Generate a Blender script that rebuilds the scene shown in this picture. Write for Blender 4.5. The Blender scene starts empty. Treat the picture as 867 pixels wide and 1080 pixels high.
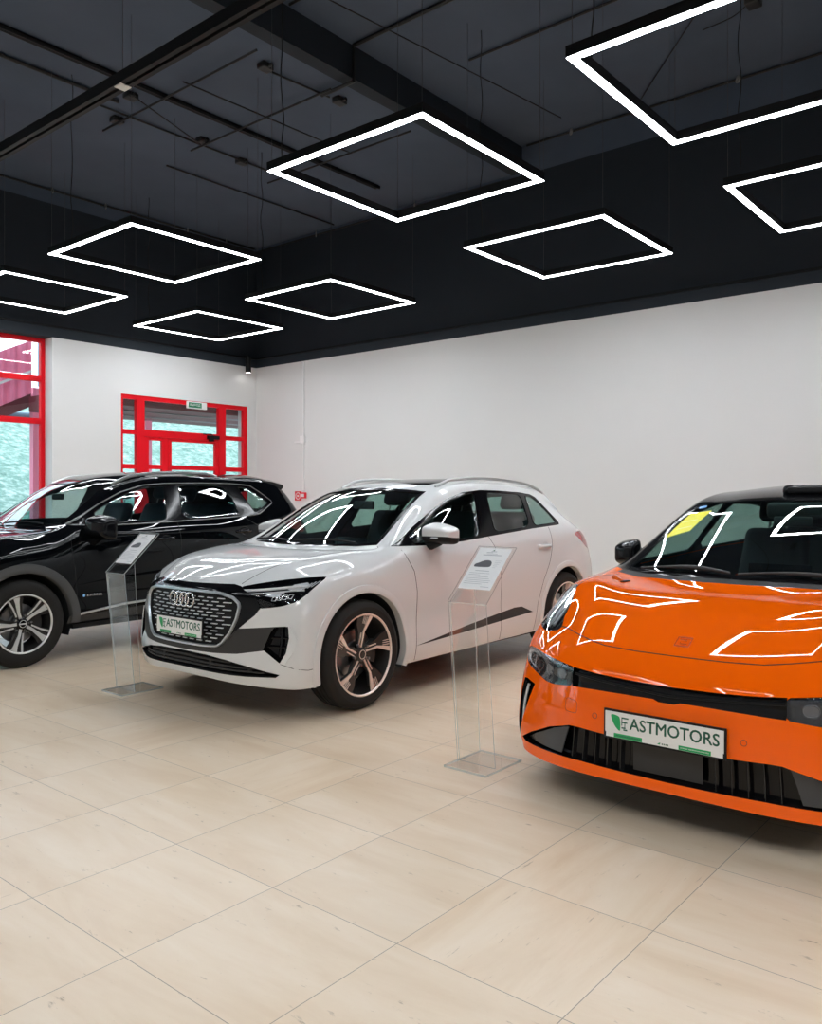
import bpy, bmesh, math, random
import numpy as np
from mathutils import Vector, Matrix
from mathutils.bvhtree import BVHTree
from mathutils.geometry import delaunay_2d_cdt

random.seed(7)
SC = bpy.context.scene
COL = SC.collection
PI = math.pi

# ------------------------------------------------------------------ materials
def new_mat(name):
    m = bpy.data.materials.new(name); m.use_nodes = True
    nt = m.node_tree
    b = nt.nodes.get('Principled BSDF')
    return m, nt, b

def pmat(name, col, rough=0.5, metal=0.0, coat=0.0, coat_rough=0.03, spec=0.5, var=0.0, vscale=6.0, bump=0.0, bscale=200.0):
    """principled material with a little procedural variation"""
    m, nt, b = new_mat(name)
    b.inputs['Base Color'].default_value = (*col, 1)
    b.inputs['Roughness'].default_value = rough
    b.inputs['Metallic'].default_value = metal
    b.inputs['Coat Weight'].default_value = coat
    b.inputs['Coat Roughness'].default_value = coat_rough
    b.inputs['Specular IOR Level'].default_value = spec
    if var > 0 or bump > 0:
        tc = nt.nodes.new('ShaderNodeTexCoord')
    if var > 0:
        n = nt.nodes.new('ShaderNodeTexNoise'); n.inputs['Scale'].default_value = vscale
        n.inputs['Detail'].default_value = 4
        nt.links.new(tc.outputs['Object'], n.inputs['Vector'])
        mx = nt.nodes.new('ShaderNodeMix'); mx.data_type = 'RGBA'
        mx.inputs['A'].default_value = (*[c * (1 - var) for c in col], 1)
        mx.inputs['B'].default_value = (*[min(1, c * (1 + var)) for c in col], 1)
        nt.links.new(n.outputs['Fac'], mx.inputs['Factor'])
        nt.links.new(mx.outputs['Result'], b.inputs['Base Color'])
    if bump > 0:
        n2 = nt.nodes.new('ShaderNodeTexNoise'); n2.inputs['Scale'].default_value = bscale
        nt.links.new(tc.outputs['Object'], n2.inputs['Vector'])
        bp = nt.nodes.new('ShaderNodeBump'); bp.inputs['Strength'].default_value = bump
        bp.inputs['Distance'].default_value = 0.01
        nt.links.new(n2.outputs['Fac'], bp.inputs['Height'])
        nt.links.new(bp.outputs['Normal'], b.inputs['Normal'])
    return m

def glass_mat(name, tint, rough=0.0, ior=1.5, refl=1.0):
    """single sheet of glass: tinted see-through plus a Fresnel mirror"""
    m = bpy.data.materials.new(name); m.use_nodes = True
    nt = m.node_tree; nt.nodes.clear()
    out = nt.nodes.new('ShaderNodeOutputMaterial')
    tr = nt.nodes.new('ShaderNodeBsdfTransparent'); tr.inputs['Color'].default_value = (*tint, 1)
    gl = nt.nodes.new('ShaderNodeBsdfGlossy'); gl.inputs['Roughness'].default_value = rough
    gl.inputs['Color'].default_value = (refl, refl, refl, 1)
    fr = nt.nodes.new('ShaderNodeFresnel'); fr.inputs['IOR'].default_value = ior
    # same Fresnel from either side of the sheet
    geo = nt.nodes.new('ShaderNodeNewGeometry')
    mi = nt.nodes.new('ShaderNodeMix'); mi.data_type = 'FLOAT'
    mi.inputs['A'].default_value = ior; mi.inputs['B'].default_value = 1.0 / ior
    nt.links.new(geo.outputs['Backfacing'], mi.inputs['Factor'])
    lw = nt.nodes.new('ShaderNodeLayerWeight'); lw.inputs['Blend'].default_value = 0.18
    mx = nt.nodes.new('ShaderNodeMixShader')
    fz = nt.nodes.new('ShaderNodeMath'); fz.operation = 'MULTIPLY_ADD'
    # Schlick from facing: 0.06 + 0.94*(facing)^5
    lw.inputs['Blend'].default_value = 0.5
    pw = nt.nodes.new('ShaderNodeMath'); pw.operation = 'POWER'; pw.inputs[1].default_value = 4.0
    nt.links.new(lw.outputs['Facing'], pw.inputs[0])
    f0 = 2 * ((ior - 1) / (ior + 1)) ** 2
    fz.inputs[1].default_value = 1 - f0; fz.inputs[2].default_value = f0
    nt.links.new(pw.outputs[0], fz.inputs[0])
    nt.nodes.remove(fr); nt.nodes.remove(geo); nt.nodes.remove(mi)
    nt.links.new(fz.outputs[0], mx.inputs[0])
    nt.links.new(tr.outputs[0], mx.inputs[1]); nt.links.new(gl.outputs[0], mx.inputs[2])
    nt.links.new(mx.outputs[0], out.inputs['Surface'])
    return m

def emis_mat(name, col, strength):
    m = bpy.data.materials.new(name); m.use_nodes = True
    nt = m.node_tree; nt.nodes.clear()
    out = nt.nodes.new('ShaderNodeOutputMaterial')
    e = nt.nodes.new('ShaderNodeEmission'); e.inputs['Color'].default_value = (*col, 1)
    e.inputs['Strength'].default_value = strength
    nt.links.new(e.outputs[0], out.inputs['Surface'])
    return m

# ------------------------------------------------------------------ mesh builder
class MB:
    def __init__(self):
        self.v = []; self.f = []; self.m = []
    def add(self, vs, fs, mi=0):
        o = len(self.v); self.v += [tuple(p) for p in vs]
        for f in fs:
            self.f.append(tuple(o + i for i in f)); self.m.append(mi)
    def box(self, lo, hi, mi=0, M=None):
        x0, y0, z0 = lo; x1, y1, z1 = hi
        vs = [(x0,y0,z0),(x1,y0,z0),(x1,y1,z0),(x0,y1,z0),(x0,y0,z1),(x1,y0,z1),(x1,y1,z1),(x0,y1,z1)]
        if M is not None: vs = [M @ Vector(p) for p in vs]
        self.add(vs, [(0,3,2,1),(4,5,6,7),(0,1,5,4),(1,2,6,5),(2,3,7,6),(3,0,4,7)], mi)
    def quad(self, a, b, c, d, mi=0):
        self.add([a,b,c,d], [(0,1,2,3)], mi)
    def prism(self, poly, h0, h1, fn, mi=0):
        """extrude 2-D polygon between h0 and h1; fn(a,b,h)->xyz"""
        n = len(poly)
        ar = sum(poly[i][0]*poly[(i+1)%n][1]-poly[(i+1)%n][0]*poly[i][1] for i in range(n))
        if ar < 0: poly = list(reversed(poly))
        vs = [fn(a,b,h0) for a,b in poly] + [fn(a,b,h1) for a,b in poly]
        fs = [tuple(reversed(range(n))), tuple(range(n,2*n))] + [(i,(i+1)%n,n+(i+1)%n,n+i) for i in range(n)]
        self.add(vs, fs, mi)
    def tube(self, pts, r, n=8, mi=0, closed=False, caps=True):
        pts = [Vector(p) for p in pts]; N = len(pts); rings = []
        up = Vector((0.123,0.456,0.88)).normalized(); prev = None
        for i,p in enumerate(pts):
            if closed: t = pts[(i+1)%N]-pts[i-1]
            elif i == 0: t = pts[1]-p
            elif i == N-1: t = p-pts[i-1]
            else: t = pts[i+1]-pts[i-1]
            t.normalize()
            a = prev if prev is not None else (up if abs(t.dot(up))<.95 else Vector((1,0,0)))
            a = (a - t*a.dot(t)).normalized(); prev = a
            b = t.cross(a)
            rr = r[i] if isinstance(r,(list,tuple)) else r
            rings.append([p + (a*math.cos(k*2*PI/n)+b*math.sin(k*2*PI/n))*rr for k in range(n)])
        vs = [q for ring in rings for q in ring]; fs = []
        for i in range(N if closed else N-1):
            j = (i+1)%N
            for k in range(n):
                fs.append((i*n+k,i*n+(k+1)%n,j*n+(k+1)%n,j*n+k))
        if caps and not closed:
            fs.append(tuple(reversed(range(n)))); fs.append(tuple((N-1)*n+k for k in range(n)))
        self.add(vs, fs, mi)
    def lathe(self, prof, fn, n=48, mi=0, closed_prof=False):
        """prof: (r,h) list ; fn(ca*r, sa*r, h)->xyz"""
        P = len(prof); vs = []; fs = []
        for k in range(n):
            c,s = math.cos(2*PI*k/n), math.sin(2*PI*k/n)
            vs += [fn(r*c, r*s, h) for r,h in prof]
        for k in range(n):
            k2 = (k+1)%n
            for i in range(P if closed_prof else P-1):
                i2 = (i+1)%P
                fs.append((k*P+i, k2*P+i, k2*P+i2, k*P+i2))
        self.add(vs, fs, mi)
    def build(self, name, mats, parent=None, smooth=False, angle=None, merge=False):
        me = bpy.data.meshes.new(name)
        me.from_pydata(self.v, [], self.f)
        if not isinstance(mats,(list,tuple)): mats = [mats]
        for m in mats: me.materials.append(m)
        if len(mats) > 1: me.polygons.foreach_set('material_index', self.m)
        o = bpy.data.objects.new(name, me); COL.objects.link(o)
        bm = bmesh.new(); bm.from_mesh(me)
        if merge: bmesh.ops.remove_doubles(bm, verts=bm.verts, dist=1e-5)
        bmesh.ops.recalc_face_normals(bm, faces=bm.faces)
        if smooth:
            for f in bm.faces: f.smooth = True
            a = math.radians(angle if angle else 35)
            for e in bm.edges:
                if len(e.link_faces)==2 and e.calc_face_angle(0) > a: e.smooth = False
        bm.to_mesh(me); bm.free(); me.update()
        if parent is not None: o.parent = parent
        return o

def rbox(name, size, center, bevel, mat, parent=None, segs=3, M=None, subsurf=0, taper=None):
    """rounded box"""
    bm = bmesh.new(); bmesh.ops.create_cube(bm, size=1)
    for v in bm.verts:
        v.co = Vector((v.co.x*size[0], v.co.y*size[1], v.co.z*size[2]))
        if taper and v.co.z > 0: v.co.x *= taper[0]; v.co.y *= taper[1]
    bmesh.ops.bevel(bm, geom=bm.edges[:]+bm.verts[:], offset=bevel, segments=segs, profile=0.5, affect='EDGES')
    for v in bm.verts:
        if M is not None: v.co = M @ v.co
        v.co += Vector(center)
    for f in bm.faces: f.smooth = True
    me = bpy.data.meshes.new(name); bm.to_mesh(me); bm.free()
    me.materials.append(mat)
    o = bpy.data.objects.new(name, me); COL.objects.link(o)
    if parent is not None: o.parent = parent
    return o

def tag(o, label=None, cat=None, group=None, kind=None):
    if label: o['label'] = label
    if cat: o['category'] = cat
    if group: o['group'] = group
    if kind: o['kind'] = kind
    return o

def empty(name, loc=(0,0,0), rz=0, label=None, cat=None, group=None, parent=None):
    o = bpy.data.objects.new(name, None); COL.objects.link(o)
    o.location = loc; o.rotation_euler = (0,0,rz); o.empty_display_size = 0.2
    if parent is not None: o.parent = parent
    return tag(o, label, cat, group)

def copy_tree(o, parent=None):
    c = o.copy(); COL.objects.link(c); c.parent = parent
    for ch in list(o.children): copy_tree(ch, c)
    return c

def chaikin(p, n=1, closed=True, w=0.25):
    for _ in range(n):
        q = []; N = len(p)
        for i in range(N if closed else N-1):
            a, b = p[i], p[(i+1)%N]
            q.append(tuple(a[k]*(1-w)+b[k]*w for k in range(len(a))))
            q.append(tuple(a[k]*w+b[k]*(1-w) for k in range(len(a))))
        if not closed: q = [p[0]] + q + [p[-1]]
        p = q
    return p

def inset2(poly, d):
    """offset a closed 2-D polygon inwards by d"""
    n = len(poly)
    ar = sum(poly[i][0]*poly[(i+1)%n][1]-poly[(i+1)%n][0]*poly[i][1] for i in range(n))
    s = 1 if ar > 0 else -1
    out = []
    for i in range(n):
        p0, p1, p2 = Vector(poly[i-1]), Vector(poly[i]), Vector(poly[(i+1)%n])
        e1 = (p1-p0); e2 = (p2-p1)
        if e1.length < 1e-9 or e2.length < 1e-9: out.append(tuple(p1)); continue
        e1.normalize(); e2.normalize()
        n1 = Vector((-e1.y, e1.x))*s; n2 = Vector((-e2.y, e2.x))*s
        m = n1+n2
        if m.length < 1e-6: out.append(tuple(p1)); continue
        m.normalize(); k = d/max(0.35, m.dot(n1))
        out.append(tuple(p1+m*k))
    return out

def spline(pts, n=8, closed=False):
    """Catmull-Rom through points of any dimension"""
    P = [Vector(p) for p in pts]; N = len(P); out = []
    R = range(N) if closed else range(N-1)
    for i in R:
        if closed: a,b,c,d = P[i-1],P[i],P[(i+1)%N],P[(i+2)%N]
        else: a,b,c,d = P[max(0,i-1)],P[i],P[i+1],P[min(N-1,i+2)]
        for k in range(n):
            t = k/n
            out.append(tuple(0.5*((2*b)+(c-a)*t+(2*a-5*b+4*c-d)*t*t+(3*b-a-3*c+d)*t**3)))
    if not closed: out.append(tuple(P[-1]))
    return out

def text_mesh(name, s, mat, width=None, height=None, M=None, parent=None, extrude=0.0006, bold=0.0, align='CENTER', fat=0.0):
    cu = bpy.data.curves.new(name, 'FONT'); cu.body = s; cu.size = 1.0
    cu.align_x = align; cu.align_y = 'CENTER'; cu.offset = bold; cu.resolution_u = 3
    t = bpy.data.objects.new(name+'_tmp', cu); COL.objects.link(t)
    bpy.context.view_layer.update()
    dg = bpy.context.evaluated_depsgraph_get()
    me = bpy.data.meshes.new_from_object(t.evaluated_get(dg))
    COL.objects.unlink(t); bpy.data.objects.remove(t); bpy.data.curves.remove(cu)
    co = np.array([v.co[:] for v in me.vertices])
    lo, hi = co.min(0), co.max(0); sz = hi-lo; cen = (lo+hi)/2
    sx = width/sz[0] if width else None; sy = height/sz[1] if height else None
    if sx is None: sx = sy
    if sy is None: sy = sx
    for v in me.vertices:
        v.co = Vector(((v.co.x-cen[0])*sx, (v.co.y-cen[1])*sy, 0.0))
    bm = bmesh.new(); bm.from_mesh(me)
    r = bmesh.ops.extrude_face_region(bm, geom=bm.faces[:])
    for g in r['geom']:
        if isinstance(g, bmesh.types.BMVert): g.co.z += extrude
    bmesh.ops.recalc_face_normals(bm, faces=bm.faces)
    if fat:
        src = bm.verts[:]+bm.edges[:]+bm.faces[:]
        for dx, dy in ((fat, 0), (-fat, 0), (0, fat), (0, -fat)):
            g = bmesh.ops.duplicate(bm, geom=src)['geom']
            bmesh.ops.translate(bm, vec=(dx, dy, 1e-5*(1+abs(dx)/fat)), verts=[v for v in g if isinstance(v, bmesh.types.BMVert)])
    if M is not None: bmesh.ops.transform(bm, matrix=M, verts=bm.verts)
    bm.to_mesh(me); bm.free()
    me.name = name; me.materials.clear(); me.materials.append(mat)
    o = bpy.data.objects.new(name, me); COL.objects.link(o)
    if parent is not None: o.parent = parent
    return o
EXPOSURE = 0.92
# ------------------------------------------------------------------ room (x = along the cars, y = along the long wall, z up)
U, V, ZS, ZC, ZC2 = 10.55, 12.67, 3.94, 6.25, 6.62
XW, YS = -4.2, -8.0

def floor_material():
    m, nt, b = new_mat('travertine_tiles'); L = nt.links.new
    N = nt.nodes.new
    geo = N('ShaderNodeNewGeometry'); sep = N('ShaderNodeSeparateXYZ'); L(geo.outputs['Position'], sep.inputs[0])
    def mth(op, a, bv=None, c=None):
        n = N('ShaderNodeMath'); n.operation = op
        for i, v in enumerate((a, bv, c)):
            if v is None: continue
            if isinstance(v, (int, float)): n.inputs[i].default_value = v
            else: L(v, n.inputs[i])
        return n.outputs[0]
    T = 0.603
    tu = mth('DIVIDE', mth('SUBTRACT', sep.outputs['X'], 1.433), T)
    tv = mth('DIVIDE', mth('SUBTRACT', sep.outputs['Y'], 2.353), T)
    def edge(t):
        f = mth('FRACT', t)
        return mth('MINIMUM', f, mth('SUBTRACT', 1.0, f))
    e = mth('MINIMUM', edge(tu), edge(tv))
    grout = mth('LESS_THAN', e, 0.0026)
    cmb = N('ShaderNodeCombineXYZ'); L(mth('FLOOR', tu), cmb.inputs[0]); L(mth('FLOOR', tv), cmb.inputs[1])
    wn = N('ShaderNodeTexWhiteNoise'); wn.noise_dimensions = '3D'; L(cmb.outputs[0], wn.inputs['Vector'])
    ori = mth('GREATER_THAN', wn.outputs['Value'], 0.8)
    off = mth('MULTIPLY', wn.outputs['Value'], 37.0)
    def veins(sx, sy):
        c = N('ShaderNodeCombineXYZ'); L(mth('MULTIPLY', sep.outputs['X'], sx), c.inputs[0]); L(mth('MULTIPLY', sep.outputs['Y'], sy), c.inputs[1]); L(off, c.inputs[2])
        n = N('ShaderNodeTexNoise'); n.inputs['Scale'].default_value = 1.0; n.inputs['Detail'].default_value = 7; n.inputs['Roughness'].default_value = 0.62; n.inputs['Distortion'].default_value = 0.5
        L(c.outputs[0], n.inputs['Vector'])
        c2 = N('ShaderNodeCombineXYZ'); L(mth('MULTIPLY', sep.outputs['X'], sx*6), c2.inputs[0]); L(mth('MULTIPLY', sep.outputs['Y'], sy*9), c2.inputs[1]); L(off, c2.inputs[2])
        n2 = N('ShaderNodeTexNoise'); n2.inputs['Scale'].default_value = 1.0; n2.inputs['Detail'].default_value = 5; n2.inputs['Roughness'].default_value = 0.7
        L(c2.outputs[0], n2.inputs['Vector'])
        return n.outputs['Fac'], n2.outputs['Fac']
    a1, a2 = veins(5.5, 1.0); b1, b2 = veins(1.0, 5.5)
    def mixf(f, x, y):
        n = N('ShaderNodeMix'); n.data_type = 'FLOAT'; L(f, n.inputs['Factor']); L(x, n.inputs['A']); L(y, n.inputs['B']); return n.outputs['Result']
    v1 = mixf(ori, a1, b1); v2 = mixf(ori, a2, b2)
    r = N('ShaderNodeValToRGB'); L(v1, r.inputs[0])
    cr = r.color_ramp; cr.elements[0].position = 0.30; cr.elements[0].color = (0.74, 0.56, 0.385, 1)
    cr.elements[1].position = 0.72; cr.elements[1].color = (0.86, 0.715, 0.56, 1)
    e2 = cr.elements.new(0.5); e2.color = (0.805, 0.64, 0.468, 1)
    # fine pits
    r2 = N('ShaderNodeValToRGB'); L(v2, r2.inputs[0]); c = r2.color_ramp
    c.elements[0].position = 0.27; c.elements[0].color = (0.55, 0.5, 0.45, 1); c.elements[1].position = 0.36; c.elements[1].color = (1, 1, 1, 1)
    mul = N('ShaderNodeMix'); mul.data_type = 'RGBA'; mul.blend_type = 'MULTIPLY'; mul.inputs['Factor'].default_value = 1
    L(r.outputs[0], mul.inputs['A']); L(r2.outputs[0], mul.inputs['B'])
    tone = N('ShaderNodeHueSaturation'); L(mul.outputs['Result'], tone.inputs['Color'])
    L(mth('MULTIPLY_ADD', wn.outputs['Value'], 0.05, 0.975), tone.inputs['Value'])
    gm = N('ShaderNodeMix'); gm.data_type = 'RGBA'; L(grout, gm.inputs['Factor']); L(tone.outputs[0], gm.inputs['A']); gm.inputs['B'].default_value = (0.36, 0.28, 0.21, 1)
    L(gm.outputs['Result'], b.inputs['Base Color'])
    L(mth('MULTIPLY_ADD', v1, 0.15, 0.24), b.inputs['Roughness'])
    b.inputs['Specular IOR Level'].default_value = 0.42
    return m

M_FLOOR = floor_material()
M_WALL = pmat('white_wall_paint', (0.68, 0.68, 0.68), 0.75, var=0.02, vscale=1.5, bump=0.05, bscale=120)
M_DARK = pmat('dark_upper_wall_paint', (0.009, 0.0155, 0.025), 0.75, var=0.15, vscale=2.0)
M_CEIL = pmat('charcoal_ceiling_paint', (0.068, 0.092, 0.138), 0.85, var=0.2, vscale=1.2, bump=0.08, bscale=60)
M_BLACK = pmat('black_powder_coat', (0.005, 0.005, 0.006), 0.5, spec=.25)
M_RED = pmat('red_window_frame', (0.74, 0.003, 0.012), 0.45, spec=.2)
M_PANE = glass_mat('window_pane_glass', (0.93, 0.97, 0.97), ior=1.45)
M_WIRE = pmat('steel_cable', (0.10, 0.10, 0.11), 0.5, metal=0.6)
M_CORD = pmat('black_cord', (0.006, 0.006, 0.006), 0.6)
M_LED = emis_mat('led_diffuser', (.935, .985, 1.03), 24.0)
M_WHITEP = pmat('white_plastic', (0.78, 0.78, 0.78), 0.4)

def struct(o): o['kind'] = 'structure'; return o

b = MB(); b.box((XW-.3, YS-.3, -0.2), (U+.3, V+.3, 0.0)); struct(b.build('floor', M_FLOOR))
b = MB()
b.box((XW-.3, 6.8, ZC), (U+.3, V+.3, ZC2+.3)); b.box((XW-.3, YS-.3, ZC2), (U+.3, 6.8, ZC2+.3))
struct(b.build('ceiling', M_CEIL))
# dark downstand beam where the two ceiling levels meet
b = MB(); b.box((XW, 6.62, ZC-.01), (U, 6.80, ZC2)); struct(b.build('beam', M_DARK))
# long white wall (east), south wall
def wallmesh(name, pieces, zp=6.03):
    mb = MB()
    for lo, hi in pieces:
        for z0, z1, mi in ((-1, ZS, 0), (ZS, zp, 1), (zp, 99, 2)):
            a, b_ = max(lo[2], z0), min(hi[2], z1)
            if b_-a > 1e-6: mb.box((lo[0], lo[1], a), (hi[0], hi[1], b_), mi)
    return struct(mb.build(name, [M_WALL, M_DARK, M_CEIL]))
wallmesh('wall_right', [((U, YS, 0), (U+.3, V+.3, ZC2+.2))], zp=6.2)
wallmesh('wall_back', [((XW, YS-.3, 0), (U, YS, ZC2+.2))])
wallmesh('wall_left', [((-1.9, V, 0), (-1.2, V+.3, ZC)), ((XW, V, ZS), (U, V+.3, ZC)), ((XW, V, 0), (-1.9, V+.3, .25)),
    ((XW, V, .25), (-4.0, V+.3, ZS)), ((-1.2, V, 0), (6.456, V+.3, .25)), ((2.1, V, .25), (2.5, V+.3, ZS)),
    ((6.456, V, 0), (7.645, V+.3, ZS)), ((7.645, V, 3.175), (10.345, V+.3, ZS)), ((10.345, V, 0), (U, V+.3, ZS))])
WY = []
pc = [((XW-.3, YS, ZS), (XW, V, ZC2)), ((XW-.3, YS, 0), (XW, V, .25))]
ys = [YS] + [q for w in WY for q in w] + [V]
for k in range(0, len(ys), 2): pc.append(((XW-.3, ys[k], .25), (XW, ys[k+1], ZS)))
wallmesh('wall_front', pc)
# baseboards
b = MB(); b.box((U-.015, YS, 0), (U, V, .08)); struct(b.build('baseboard_right', pmat('grey_baseboard', (.45,.44,.42), .5)))
b = MB(); b.box((6.456, V-.015, 0), (7.645, V, .08)); struct(b.build('baseboard_left', bpy.data.materials['grey_baseboard']))
# slim picture-rail conduit on the dark band over the white wall
b = MB(); b.box((U-.03, YS, 4.095), (U, V, 4.125)); o = struct(b.build('trim_1', M_BLACK))
b = MB(); b.box((XW, V-.03, 4.095), (U, V, 4.125)); o = struct(b.build('trim_2', M_BLACK))

def window_frame(name, axis, a0, a1, z0, z1, pos, depth, mull, trans, fw=.065):
    """axis 'x': lies in a plane y=pos, else in plane x=pos"""
    root = struct(empty(name))
    fn = (lambda a, d, z: (a, pos + d, z)) if axis == 'x' else (lambda a, d, z: (pos + d, a, z))
    mb = MB()
    def bar(p0, p1, q0, q1, dd=0):
        lo = fn(p0, -depth/2 - dd, q0); hi = fn(p1, depth/2 + dd, q1)
        mb.box(tuple(map(min, lo, hi)), tuple(map(max, lo, hi)))
    bar(a0, a0+fw, z0, z1); bar(a1-fw, a1, z0, z1); bar(a0+fw, a1-fw, z0, z0+fw); bar(a0+fw, a1-fw, z1-fw, z1)
    for m0, m1 in mull: bar(m0, m1, z0+fw, z1-fw, .004)
    for t0, t1 in trans: bar(a0+fw, a1-fw, t0, t1, -.004)
    mb.build('window_frame', M_RED, root)
    mb = MB(); mb.add([fn(a0+.02, 0, z0+.02), fn(a1-.02, 0, z0+.02), fn(a1-.02, 0, z1-.02), fn(a0+.02, 0, z1-.02)], [(0,1,2,3)])
    mb.build('pane', M_PANE, root)
    return root
window_frame('window_1', 'x', 2.5, 6.456, .25, ZS, V+.265, .07, [(4.45, 4.55)], [(2.587, 2.677), (3.255, 3.345)])
window_frame('window_2', 'x', -1.2, 2.1, .25, ZS, V+.265, .07, [(0.4, 0.5)], [(2.587, 2.677), (3.255, 3.345)])
window_frame('window_3', 'x', -4.0, -1.9, .25, ZS, V+.265, .07, [(-3.0, -2.9)], [(2.587, 2.677), (3.255, 3.345)])
for k, (y0, y1) in enumerate(WY):
    window_frame('window_%d' % (k+4), 'y', y0, y1, .25, ZS, XW-.2, .07, [((y0+y1)/2-.05, (y0+y1)/2+.05)], [(2.587, 2.677), (3.255, 3.345)])

# red double door with sidelights and transom
door = struct(empty('door_1', (0, 0, 0)))
D0 = V + .06
def dbar(mb, x0, x1, z0, z1, t=.035): mb.box((x0, D0-t, z0), (x1, D0+t, z1))
mb = MB()
dbar(mb, 7.645, 7.70, 0, 3.175); dbar(mb, 10.255, 10.345, 0, 3.175); dbar(mb, 7.70, 10.255, 3.10, 3.175)
for x0, x1 in ((7.957, 8.105), (9.68, 9.828)): dbar(mb, x0, x1, 0, 3.10, .045)
dbar(mb, 8.105, 9.68, 2.475, 2.60, .045)
for x0, x1 in ((7.70, 7.957), (9.828, 10.255)):
    for z0, z1 in ((2.505, 2.585), (1.915, 1.995), (.9, 1.0), (0, .12)): dbar(mb, x0, x1, z0, z1)
mb.build('door_frame', M_RED, door)
def leaf(x0, x1, p0, p1):
    mb = MB()
    dbar(mb, x0, p0, .01, 2.472, .03); dbar(mb, p1, x1, .01, 2.472, .03)
    for z0, z1 in ((2.42, 2.472), (1.92, 2.0), (.88, 1.0), (.01, .2)): dbar(mb, p0, p1, z0, z1, .03)
    o = mb.build('door_leaf', M_RED, door)
    mb = MB()
    for z0, z1 in ((2.0, 2.42), (1.0, 1.92), (.2, .88)): mb.quad((p0, D0, z0), (p1, D0, z0), (p1, D0, z1), (p0, D0, z1))
    mb.build('pane', M_PANE, o)
    return o
l1 = leaf(8.108, 8.575, 8.196, 8.462); l2 = leaf(8.58, 9.677, 8.655, 9.597)
mb = MB()
for z0, z1, x0, x1 in ((2.60, 3.10, 8.105, 9.68),): mb.quad((x0, D0, z0), (x1, D0, z0), (x1, D0, z1), (x0, D0, z1))
for x0, x1 in ((7.70, 7.957), (9.828, 10.255)): mb.quad((x0, D0, .1), (x1, D0, .1), (x1, D0, 3.10), (x0, D0, 3.10))
mb.build('pane', M_PANE, door)
for x in (8.53, 8.62):
    mb = MB(); mb.tube([(x, D0-.03, .95), (x, D0-.09, .97), (x, D0-.09, 1.33), (x, D0-.03, 1.35)], .014)
    mb.build('door_handle', pmat('brushed_steel', (.6,.6,.6), .3, metal=1) if 'brushed_steel' not in bpy.data.materials else bpy.data.materials['brushed_steel'], l1 if x < 8.575 else l2, smooth=True)
mb = MB(); mb.box((9.40, D0-.11, 2.50), (9.64, D0-.04, 2.565)); mb.box((9.44, D0-.10, 2.462), (9.52, D0-.05, 2.50))
mb.tube([(9.5, D0-.09, 2.57), (9.42, D0-.16, 2.585), (9.3, D0-.06, 2.59)], .010)
mb.build('door_closer', M_BLACK, l2)

# exit sign fixed over the door
ex = empty('exit_sign', (9.14, V-.03, 3.03), 0, 'green and white exit sign over the red double doors', 'sign')
M_GRN = pmat('sign_green', (0.005, 0.17, 0.08), .4)
rbox('sign_body', (.42, .05, .125), (0, 0, .0625), .008, M_WHITEP, ex)
mb = MB(); mb.box((-.19, -.028, .018), (.09, -.0245, .108)); mb.build('green_panel', M_GRN, ex)
text_mesh('lettering', 'ВЫХОД', M_WHITEP, width=.22, height=.05, M=Matrix.Translation((-.05, -.0285, .063)) @ Matrix.Rotation(PI/2, 4, 'X'), parent=ex)

# fire-hose sign and call point on the long wall, thin conduit above it
fs = empty('fire_hose_sign', (U, 11.47, 1.37), 0, 'red and white fire sign on the long white wall behind the white SUV', 'sign')
M_SRED = pmat('sign_red', (.75, .01, .03), .45)
mb = MB(); mb.box((-.012, -.085, 0), (0, .085, .17)); mb.build('sign_plate', M_SRED, fs)
mb = MB()
mb.lathe([(.052, -.016), (.066, -.016), (.066, -.012), (.052, -.012)], lambda a, c, hh: (hh, a-.0, c+.085), 28, closed_prof=True)
mb.box((-.016, -.02, .066), (-.012, .02, .104))
mb.build('pictogram', M_WHITEP, fs)
cp = empty('fire_call_point', (U, 11.30, 1.41), 0, 'small red call point box beside the fire sign', 'alarm')
rbox('box', (.05, .11, .11), (-.025, 0, .055), .008, M_SRED, cp)
mb = MB(); mb.box((-.054, -.035, .025), (-.05, .035, .085)); mb.build('glass_plate', M_WHITEP, cp)
mb = MB(); mb.box((U-.027, 11.30, 1.55), (U-.002, 11.325, 3.93)); mb.box((U-.05, 11.27, 2.42), (U-.001, 11.38, 2.56)); mb.box((U-.03, 11.38, 2.44), (U-.001, 11.55, 2.465))
tag(mb.build('cable_trunking', M_WHITEP), 'thin white vertical cable trunking on the long white wall near the corner', 'trunking')

# ------------------------------------------------------------------ frame lights
def make_frame_light(label, group):
    """1.674 m square; origin at its low-x / high-y corner, at the lit underside"""
    S, W, H = 1.674, .062, .075
    root = empty('square_frame_light', label=label, cat='ceiling light', group=group)
    mb = MB()
    for lo, hi in (((0, -W, .004), (S, 0, H)), ((0, -S, .004), (S, -S+W, H)), ((0, -S+W, .004), (W, -W, H)), ((S-W, -S+W, .004), (S, -W, H))): mb.box(lo, hi)
    mb.build('housing', M_BLACK, root)
    mb = MB(); w2 = W-.004
    for lo, hi in (((.004, -w2, 0), (S-.004, -.004, .0035)), ((.004, -S+.004, 0), (S-.004, -S+w2, .0035)), ((.004, -S+w2, 0), (w2, -w2, .0035)), ((S-w2, -S+w2, 0), (S-.004, -w2, .0035))): mb.box(lo, hi)
    mb.build('diffuser', M_LED, root)
    return root
ZL = 4.159
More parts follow.
